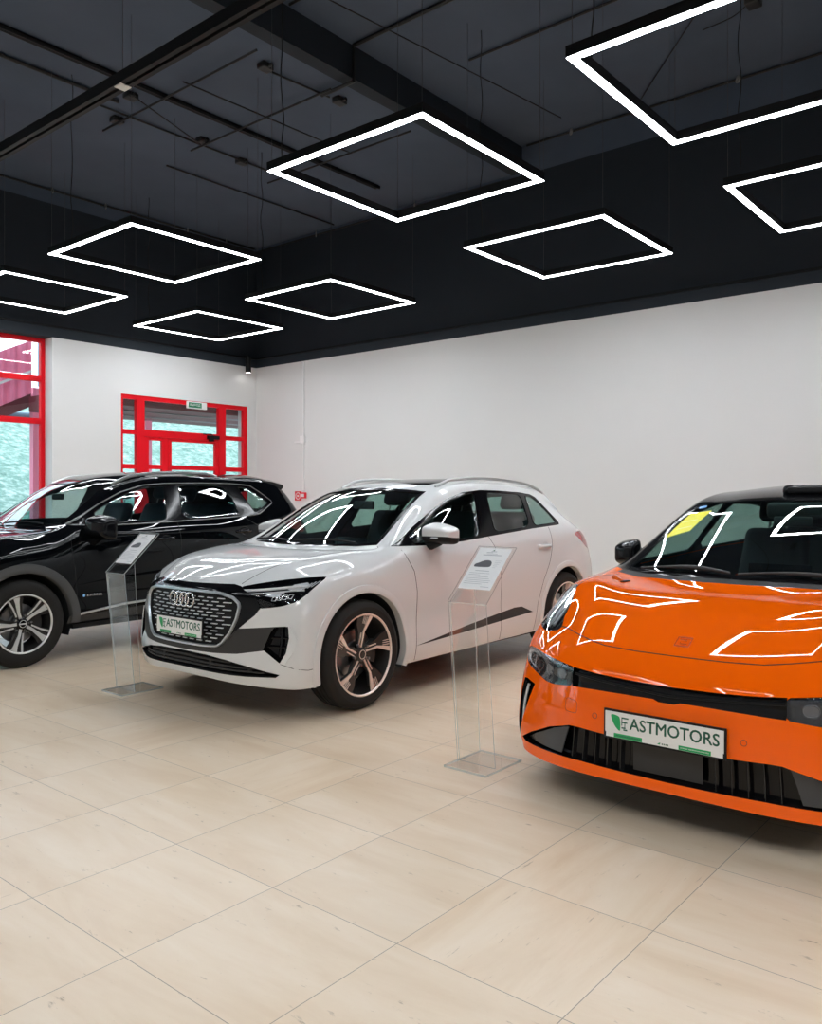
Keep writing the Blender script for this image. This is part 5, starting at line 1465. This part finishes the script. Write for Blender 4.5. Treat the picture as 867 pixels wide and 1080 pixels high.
# ------------------------------------------------------------------ black SUV, left
def build_black():
    root = empty('suv_car', (3.285, 7.88, 0), PI+math.radians(1.5), 'black SUV at left behind the white one, cut by the left edge of the picture', 'car')
    M_CLADG = pmat('grey_cladding', (.075, .075, .076), .55, spec=.4)
    P_ = car_paint('black_car_paint', (.0025, .003, .004), .30)
    T = [
     [(.830,0,.960),(.800,.36,.955),(.740,.56,.945),(.640,.720,.930),(.500,.840,.900)],
     [(.500,0,1.060),(.490,.33,1.057),(.450,.56,1.045),(.380,.725,1.035),(.280,.865,.970)],
     [(.150,0,1.110),(.150,.33,1.110),(.120,.60,1.102),(.070,.765,1.085),(.010,.885,1.000)],
     [(-.150,0,1.138),(-.160,.34,1.138),(-.210,.65,1.128),(-.240,.790,1.108),(-.260,.890,1.030)],
     [(-.260,0,1.152),(-.290,.36,1.158),(-.420,.715,1.180),(-.480,.800,1.188),(-.510,.878,1.145)],
     [(-.560,0,1.375),(-.580,.33,1.370),(-.700,.655,1.352),(-.790,.735,1.340),(-.820,.878,1.165)],
     [(-.900,0,1.590),(-.920,.30,1.585),(-1.010,.590,1.545),(-1.090,.680,1.495),(-1.120,.876,1.170)],
     [(-1.450,0,1.690),(-1.450,.30,1.685),(-1.455,.590,1.638),(-1.470,.680,1.568),(-1.480,.872,1.185)],
     [(-2.050,0,1.705),(-2.050,.30,1.700),(-2.050,.590,1.653),(-2.060,.680,1.580),(-2.060,.866,1.208)],
     [(-2.600,0,1.690),(-2.600,.30,1.685),(-2.600,.580,1.638),(-2.600,.668,1.562),(-2.600,.852,1.235)],
     [(-3.180,0,1.640),(-3.170,.30,1.635),(-3.160,.555,1.590),(-3.130,.660,1.500),(-3.110,.832,1.265)],
     [(-3.440,0,1.230),(-3.430,.33,1.230),(-3.400,.590,1.225),(-3.370,.735,1.215),(-3.300,.822,1.190)]]
    S = [
     [(.560,.880,.780),(.600,.890,.620),(.610,.890,.470),(.605,.885,.370),(.580,.86,.270)],
     [(.330,.905,.820),(.360,.918,.650),(.370,.918,.500),(.370,.915,.390),(.370,.89,.290)],
     [(.030,.915,.860),(.030,.925,.680),(.030,.922,.520),(.030,.92,.405),(.030,.90,.31)],
     [(-.260,.918,.880),(-.260,.928,.700),(-.260,.922,.540),(-.260,.92,.415),(-.260,.90,.32)],
     [(-.510,.912,1.010),(-.510,.925,.780),(-.510,.915,.570),(-.510,.92,.42),(-.510,.90,.33)],
     [(-.820,.910,1.020),(-.820,.925,.780),(-.820,.912,.570),(-.820,.922,.43),(-.820,.90,.33)],
     [(-1.130,.910,1.030),(-1.130,.925,.790),(-1.130,.912,.575),(-1.130,.922,.435),(-1.130,.90,.33)],
     [(-1.480,.910,1.045),(-1.480,.925,.800),(-1.480,.912,.580),(-1.480,.922,.44),(-1.480,.90,.33)],
     [(-2.060,.910,1.065),(-2.060,.928,.830),(-2.060,.920,.590),(-2.060,.922,.445),(-2.060,.90,.33)],
     [(-2.600,.905,1.085),(-2.600,.930,.850),(-2.600,.925,.610),(-2.600,.92,.46),(-2.600,.89,.34)],
     [(-3.120,.872,1.080),(-3.110,.902,.840),(-3.080,.900,.620),(-3.090,.88,.47),(-3.080,.85,.37)],
     [(-3.420,.805,1.030),(-3.500,.810,.820),(-3.500,.800,.620),(-3.490,.78,.48),(-3.440,.74,.38)]]
    F = [
     [(.880,0,.820),(.900,0,.650),(.905,0,.490),(.900,0,.380),(.870,0,.29)],
     [(.850,.36,.820),(.870,.36,.650),(.875,.36,.490),(.870,.36,.380),(.84,.36,.29)],
     [(.790,.57,.815),(.810,.58,.650),(.815,.58,.485),(.810,.58,.375),(.78,.57,.28)],
     [(.695,.74,.805),(.720,.75,.640),(.725,.75,.480),(.720,.75,.372),(.69,.73,.275)]]
    R = [
     [(-3.56,0,1.05),(-3.66,0,.83),(-3.70,0,.62),(-3.69,0,.48),(-3.62,0,.38)],
     [(-3.55,.34,1.05),(-3.65,.34,.83),(-3.69,.34,.62),(-3.68,.34,.48),(-3.61,.34,.38)],
     [(-3.49,.59,1.04),(-3.60,.60,.825),(-3.64,.60,.62),(-3.63,.59,.48),(-3.57,.57,.38)],
     [(-3.43,.72,1.035),(-3.54,.73,.822),(-3.58,.73,.62),(-3.57,.71,.48),(-3.51,.69,.38)]]
    bm, lay, sf = start_body(T, S, F, R)
    WS, WSG, TRIM, WF, WR, WQ, ARCH, BL, TAIL, GR, HL, SILL = range(1, 13)
    cut(bm, 'side', circle_poly(0, .37, .435), ARCH, lambda f: f.calc_center_median().y > .5, lay)
    cut(bm, 'side', circle_poly(-2.705, .37, .435), ARCH, lambda f: f.calc_center_median().y > .5, lay)
    trim = [(-.455,1.190),(-.82,1.178),(-1.40,1.190),(-1.95,1.212),(-2.50,1.236),(-2.66,1.255),(-2.90,1.372),(-2.895,1.40),(-2.78,1.49),(-2.66,1.565),(-2.40,1.582),(-2.0,1.585),(-1.55,1.575),(-1.30,1.555),(-1.05,1.485),(-.80,1.372),(-.58,1.252)]
    cut(bm, 'side', trim, TRIM, FS, lay)
    wf = [(-.72,1.205),(-1.40,1.212),(-1.455,1.225),(-1.535,1.54),(-1.50,1.552),(-1.32,1.535),(-1.06,1.462),(-.82,1.352),(-.72,1.297)]
    wr = [(-1.64,1.222),(-2.20,1.240),(-2.37,1.250),(-2.36,1.40),(-2.27,1.545),(-2.15,1.566),(-1.75,1.565),(-1.70,1.55)]
    wq = [(-2.60,1.272),(-2.66,1.282),(-2.84,1.372),(-2.835,1.392),(-2.70,1.485),(-2.62,1.53),(-2.55,1.545),(-2.47,1.545)]
    for p, r in ((wf, WF), (wr, WR), (wq, WQ)): cut(bm, 'side', chaikin(p, 2, w=.12), r, FS, lay)
    ws = [(-.265,-.01),(-.27,.18),(-.295,.36),(-.35,.55),(-.425,.70),(-.70,.645),(-1.01,.572),(-.95,.36),(-.915,.18),(-.905,-.01)]
    fw = lambda f: f.normal.z > .1 and f.normal.x > .12
    cut(bm, 'top', ws, WS, fw, lay)
    cut(bm, 'top', [(-.295,-.01),(-.30,.18),(-.325,.36),(-.38,.54),(-.445,.675),(-.70,.622),(-.975,.552),(-.90,.36),(-.865,.18),(-.855,-.01)], WSG, fw, lay)
    cut(bm, 'top', chaikin([(-3.22,-.01),(-3.21,.34),(-3.17,.50),(-3.33,.60),(-3.41,.34),(-3.42,-.01)], 1, w=.1), BL, lambda f: f.normal.x < -.1, lay)
    cut(bm, 'front', chaikin([(.42,.93),(.60,.935),(.78,.925),(.84,.905),(.835,.87),(.70,.865),(.50,.875)], 1), HL, lambda f: f.normal.x > .03 and f.calc_center_median().x > 0, lay)
    cut(bm, 'front', [(-.01,.92),(.30,.92),(.38,.80),(.32,.56),(.22,.50),(-.01,.50)], GR, FFR, lay)
    cut(bm, 'side', [(-.40,.385),(-2.28,.455),(-2.30,.30),(-.38,.30)], SILL, lambda f: f.normal.y > -.5 and f.calc_center_median().y > .25, lay)
    cut(bm, 'side', chaikin([(-2.98,1.19),(-3.24,1.20),(-3.36,1.05),(-3.28,1.03),(-3.0,1.12)], 1), TAIL, FS, lay)
    mirror_bm(bm)
    bmesh.ops.delete(bm, geom=[f for f in bm.faces if f[lay] == ARCH], context='FACES')
    recess(bm, lay, GR, .03); recess(bm, lay, HL, .02); recess(bm, lay, TRIM, .004)
    for r in (WF, WR, WQ, WSG): recess(bm, lay, r, .006, TRIM)
    extract(bm, lay, {0}, 'body_shell', [P_, M_TRIM], root, solid=(.02, 1))
    extract(bm, lay, {WS}, 'windscreen_border', [M_GLOSSB, M_TRIM], root, solid=(.006, 1))
    M_GLB = glass_mat('clear_windscreen', (.72, .88, .86), ior=1.6)
    extract(bm, lay, {WSG}, 'windscreen', M_GLB, root)
    extract(bm, lay, {BL}, 'rear_window', M_GLASSS, root)
    gr = extract(bm, lay, {GR}, 'grille', M_MATTB, root)
    M_SG2 = glass_mat('side_glass_dark', (.42, .56, .55), ior=1.52)
    for sg in (1, -1):
        kp = lambda c, sg=sg: c.y*sg > 0
        extract(bm, lay, {TRIM}, 'window_surround', [M_GLOSSB, M_TRIM], root, keep=kp, solid=(.012, 1))
        extract(bm, lay, {WF}, 'side_window', M_GLB, root, keep=kp)
        for r in (WR, WQ): extract(bm, lay, {r}, 'side_window', M_SG2 if r == WR else M_GLB, root, keep=kp)
        extract(bm, lay, {TAIL}, 'tail_lamp', M_REDL, root, keep=kp)
        extract(bm, lay, {HL}, 'headlamp', M_LAMPSIL, root, keep=kp)
        extract(bm, lay, {SILL}, 'sill_cladding', M_GREYP, root, keep=kp)
        # bright window line and sill strip
        mb, *_ = ribbon(sf, 'side', trim, .010, '', None, None, off=.002, th=.003, sg=sg, closed=True)
        mb.build('window_chrome_strip', pmat('satin_chrome', (.22,.22,.225), .3, metal=.7) if 'satin_chrome' not in bpy.data.materials else bpy.data.materials['satin_chrome'], root, smooth=True, angle=40)
        mb, *_ = ribbon(sf, 'side', [(-.44,.392),(-.92,.448),(-1.6,.470),(-2.26,.478)], .022, '', None, None, off=.004, th=.006, sg=sg)
        mb.build('sill_chrome_strip', pmat('bright_sill_trim', (.70,.70,.71), .3, metal=.6) if 'bright_sill_trim' not in bpy.data.materials else bpy.data.materials['bright_sill_trim'], root, smooth=True, angle=40)
        # badge on the front door
        # raised bonnet/fender crease and door crease come from the surface itself
    pt = lambda y, z, o: (lambda h: h[0]+h[1]*o)(sf.proj('front', y, z))
    for z in (.58, .66, .74, .82):
        mb = MB(); mb.tube([pt(y, z, -.015) for y in np.linspace(-.30, .30, 16)], .008, 6); mb.build('grille_bar', M_CHROME, gr, smooth=True)
    # hybrid badge, left front door
    h = sf.side(-.62, .56, 1)[0]
    M = Matrix.Translation((-.625, h.y+.0015, .560)) @ Matrix(((-1,0,0,0),(0,0,1,0),(0,1,0,0),(0,0,0,1)))
    bd = text_mesh('door_badge', 'e-POWER', M_CHROME, width=.150, height=.022, M=M @ Matrix.Translation((.018, 0, 0)), parent=root, bold=.012)
    mb = MB(); mb.lathe([(0, .0016), (.012, .0014), (.013, 0)], lambda a, c, hh: (-.540+a, h.y+.001+hh, .560+c), 20); mb.build('badge_dot', pmat('badge_blue', (.25, .55, .85), .3), bd)
    seams(sf, [
     ('side', [(-.425,1.10),(-.425,.98),(-.45,.80),(-.47,.60),(-.475,.40),(-.475,.33)], .006, (1, -1)),
     ('side', [(-1.56,1.19),(-1.58,1.0),(-1.56,.75),(-1.53,.5),(-1.53,.33)], .006, (1, -1)),
     ('side', [(-2.40,1.232),(-2.62,1.11),(-2.58,1.0),(-2.45,.88),(-2.33,.72),(-2.24,.5),(-2.22,.34)], .006, (1, -1)),
     ('top', [(.74,.50),(.45,.60),(.10,.70),(-.25,.755),(-.38,.745)], .005, (1, -1))], M_GAP, root)
    for x in (0, -2.705):
        arch_trim(sf, x, .37, .425, .505, -5, 185, .014, 'wheel_arch_cladding', M_CLADG, root); arch_liner(x, .43, .55, .895, M_TRIM, root)
    mb = MB(); mb.box((-2.26, -.87, .27), (-.46, .87, .31)); mb.box((-3.5, -.72, .33), (-3.14, .72, .36)); mb.box((-3.2, -.5, .28), (.7, .5, .31)); mb.build('underbody', M_MATTB, root)
    for x in (0, -2.705):
        for sg in (1, -1): wheel(root, x, .915, .370, .235, .248, 'nissan', rot=-.42 if sg > 0 else .2, sg=sg)
    for sg in (1, -1):
        door_mirror(root, sg, (-.655, 1.0, 1.165), (.20, .235, .235), M_GLOSSB, M_GLOSSB, tip=.25)
        patch(sf, 'side', [(-.50,1.192),(-.70,1.190),(-.70,1.298),(-.60,1.245)], .004, .008, 'mirror_sail', M_GLOSSB, root, sg=sg)
    door_handle(root, sf, -1.40, 1.035, P_); door_handle(root, sf, -2.38, 1.075, P_)
    M_SIL = bpy.data.materials['satin_silver']
    for sg in (1, -1):
        mb = MB(); L = []
        for x in np.linspace(-1.02, -2.28, 28):
            h = sf.top(x, .575)[0]; t = (x+1.02)/(-1.26); L.append((x, sg*.575, h.z+.002+.026*min(1, t/.16, (1-t)/.10)))
        mb.tube(L, .016, 8); mb.build('roof_rail', M_SIL, root, smooth=True)
    # tail spoiler
    mb = MB(); prof = [(-2.90, 1.662), (-3.10, 1.650), (-3.27, 1.615), (-3.282, 1.592), (-3.22, 1.535), (-3.12, 1.50)]
    rows = [(-.60, .0), (-.50, 1), (.50, 1), (.60, .0)]
    vs = []
    for y, f in ((-.62, 0), (-.50, 1), (-.25, 1.05), (.25, 1.05), (.50, 1), (.62, 0)):
        for x, z in prof: vs.append((x if x > -3.0 else x+(0.06*(1-f)), y, z-(.018 if abs(y) > .6 else 0)-.02*(abs(y)/.62)**2))
    k = len(prof); fs = [(i*k+j, i*k+(j+1) % k, (i+1)*k+(j+1) % k, (i+1)*k+j) for i in range(5) for j in range(k)] + [tuple(range(k)), tuple(reversed(range(5*k, 6*k)))]
    mb.add(vs, fs); mb.build('roof_spoiler', P_, root, smooth=True, angle=40)
    for a0, b0 in (((-.375, .54), (-.30, -.04)), ((-.295, -.08), (-.38, -.58))):
        mb = MB(); L = [sf.top(a0[0]+(b0[0]-a0[0])*t, a0[1]+(b0[1]-a0[1])*t)[0]+Vector((.01, 0, .014)) for t in np.linspace(0, 1, 10)]; mb.tube(L, .008, 6); mb.build('wiper', M_MATTB, root, smooth=True)
    rbox('interior_mirror', (.03, .20, .06), (-.80, 0, 1.44), .012, M_TRIM, root)
    interior(root, -.60, .42, .68, -1.30, -2.15, M_SEATB)
    bm.free()
    return root
BLACK = build_black()
# ------------------------------------------------------------------ clear acrylic info stands
def acrylic_mats():
    a = glass_mat('clear_acrylic', (.985, .992, .992), ior=1.24)
    e = bpy.data.materials.new('acrylic_edge'); e.use_nodes = True
    nt = e.node_tree; nt.nodes.clear(); N = nt.nodes.new; L = nt.links.new
    out = N('ShaderNodeOutputMaterial'); tr = N('ShaderNodeBsdfTransparent'); tr.inputs['Color'].default_value = (.80, .90, .90, 1)
    df = N('ShaderNodeBsdfDiffuse'); df.inputs['Color'].default_value = (.85, .92, .93, 1)
    tl = N('ShaderNodeBsdfTranslucent'); tl.inputs['Color'].default_value = (.85, .92, .93, 1)
    m0 = N('ShaderNodeMixShader'); L(df.outputs[0], m0.inputs[1]); L(tl.outputs[0], m0.inputs[2])
    gl = N('ShaderNodeBsdfGlossy'); gl.inputs['Roughness'].default_value = .08
    m1 = N('ShaderNodeMixShader'); m1.inputs[0].default_value = .35; L(m0.outputs[0], m1.inputs[1]); L(gl.outputs[0], m1.inputs[2])
    m2 = N('ShaderNodeMixShader'); m2.inputs[0].default_value = .62; L(tr.outputs[0], m2.inputs[1]); L(m1.outputs[0], m2.inputs[2])
    L(m2.outputs[0], out.inputs['Surface'])
    return a, e
M_ACR, M_ACE = acrylic_mats()
def slab(mb, quad, th):
    """sheet: quad corners, thickness vector along the normal; big faces material 0, edges material 1"""
    q = [Vector(p) for p in quad]; n = (q[1]-q[0]).cross(q[3]-q[0]).normalized()*th
    vs = q+[p+n for p in q]
    mb.add(vs, [(3,2,1,0),(4,5,6,7)], 0); mb.add(vs, [(0,1,5,4),(1,2,6,5),(2,3,7,6),(3,0,4,7)], 1)
def make_stand(label):
    r = empty('info_stand', (0,0,0), 0, label, 'info stand', None)
    W = .245; T = .006
    # base plate
    mb = MB(); slab(mb, [(-.01, -.27, 0), (.335, -.27, 0), (.335, 0, 0), (-.01, 0, 0)], .012); mb.build('base_plate', [M_ACR, M_ACE], r)
    # leaning front sheet and returning side sheet (y from -W to 0)
    zt = .877; y1 = -.005; y0 = y1-W
    mb = MB(); slab(mb, [(.105, y0, .012), (.105, y1, .012), (.022, y1, zt), (.022, y0, zt)], T); mb.build('front_sheet', [M_ACR, M_ACE], r)
    mb = MB(); slab(mb, [(.112, y1-T, .012), (.305, y1-T, .012), (.245, y1-T, 1.07), (.029, y1-T, zt)], T); mb.build('side_sheet', [M_ACR, M_ACE], r)
    # sloping top made of two sheets with the paper between
    A = Vector((.022, 0, zt)); B = Vector((.315, 0, 1.160)); d = (B-A).normalized(); n = Vector((-d.z, 0, d.x))
    if n.z < 0: n = -n
    tp = MB(); ya, yb = y0-.002, y1+.002
    P = lambda t, y, o: Vector((A.x+(B.x-A.x)*t, y, A.z+(B.z-A.z)*t))+n*o
    slab(tp, [P(0, ya, 0), P(1, ya, 0), P(1, yb, 0), P(0, yb, 0)], T)
    top = tp.build('top_sheet', [M_ACR, M_ACE], r)
    ln = (B-A).length; yc = (y0+y1)/2
    # frame on the slope: a to the reader's right (-y), b up the slope
    Mx = Matrix.Translation(P(.235, yc, .0066)) @ Matrix(((0, d.x, n.x, 0), (-1, 0, 0, 0), (0, d.z, n.z, 0), (0, 0, 0, 1)))
    fn = lambda a, b_, h_: tuple(Mx @ Vector((a, b_, h_)))
    mb = MB(); mb.prism([(-.105, 0), (.105, 0), (.105, .297), (-.105, .297)], 0, .0006, fn); pg = mb.build('paper_sheet', M_PAPER, r)
    ink = MB(); q = lambda a0, a1, b0, b1: ink.prism([(a0, b0), (a1, b0), (a1, b1), (a0, b1)], .0006, .0010, fn)
    q(-.045, -.005, .262, .266); q(-.018, .018, .270, .274); q(-.060, .060, .243, .248); q(-.04, .03, .2535, .2555)
    q(-.055, .035, .128, .132)
    for k, (a0, a1) in enumerate(((-.085, .045), (-.085, -.01), (-.088, .05), (-.088, .06), (-.088, .075), (-.088, .07), (-.088, .03))): q(a0, a1, .112-.0125*k, .1145-.0125*k)
    q(.03, .085, .018, .021)
    for k in range(5): q(.04, .085-.006*k, .205-.012*k, .2065-.012*k)
    ink.build('printed_text', pmat('pale_ink', (.42, .42, .45), .6) if 'pale_ink' not in bpy.data.materials else bpy.data.materials['pale_ink'], pg)
    mb = MB(); car = [(-.082, .160), (-.080, .178), (-.060, .186), (-.040, .200), (-.020, .207), (.005, .207), (.020, .197), (.026, .183), (.026, .164), (.012, .158), (-.07, .156)]
    mb.prism(chaikin(car, 1), .0006, .0011, fn)
    mb.build('printed_car_picture', M_INK, pg)
    mb = MB(); mb.prism([(-.012, .278), (.0, .276), (.0, .288)], .0006, .001, fn); mb.build('printed_logo', M_PLATEG, pg)
    return r
s1 = make_stand('clear acrylic info stand with a paper, between the black and the white SUV'); s1.location = (3.295, 5.705, 0)
s2 = make_stand('clear acrylic info stand with a paper, beside the orange car'); s2.location = (3.537, 2.702, 0)
# ------------------------------------------------------------------ camera, world, view
cam = bpy.data.cameras.new('camera'); co = bpy.data.objects.new('camera', cam); COL.objects.link(co)
co.location = (0, 0, 1.44); co.rotation_euler = (PI/2, 0, math.radians(-50.3))
cam.sensor_fit = 'AUTO'; cam.sensor_width = 36.0; cam.lens = 878.8/1080*36
cam.shift_y = -16.1/1080; cam.clip_start = .05; cam.clip_end = 300
SC.camera = co
w = bpy.data.worlds.new('sky'); SC.world = w; w.use_nodes = True
nt = w.node_tree; bg = nt.nodes['Background']
sky = nt.nodes.new('ShaderNodeTexSky'); sky.sky_type = 'HOSEK_WILKIE' if False else 'NISHITA'
sky.sun_disc = False; sky.sun_elevation = math.radians(38); sky.sun_rotation = math.radians(200); sky.air_density = 1.0; sky.dust_density = 3.0
mx = nt.nodes.new('ShaderNodeMix'); mx.data_type = 'RGBA'; mx.inputs['Factor'].default_value = .75
mx.inputs['B'].default_value = (.78, .90, 1.0, 1)
sc_ = nt.nodes.new('ShaderNodeVectorMath'); sc_.operation = 'SCALE'; sc_.inputs['Scale'].default_value = .12
nt.links.new(sky.outputs[0], sc_.inputs[0]); nt.links.new(sc_.outputs[0], mx.inputs['A'])
nt.links.new(mx.outputs['Result'], bg.inputs['Color']); bg.inputs['Strength'].default_value = 2.0
vs = SC.view_settings; vs.view_transform = 'Standard'; vs.look = 'None'; vs.gamma = 1; vs.exposure = EXPOSURE; vs.use_curve_mapping = False
SC.cycles.use_denoising = True
try: SC.cycles.denoiser = 'OPENIMAGEDENOISE'
except Exception: pass
SC.cycles.max_bounces = 10; SC.cycles.diffuse_bounces = 5; SC.cycles.glossy_bounces = 5; SC.cycles.transmission_bounces = 6; SC.cycles.transparent_max_bounces = 24
SC.cycles.sample_clamp_indirect = 6.0; SC.cycles.caustics_reflective = False; SC.cycles.caustics_refractive = False
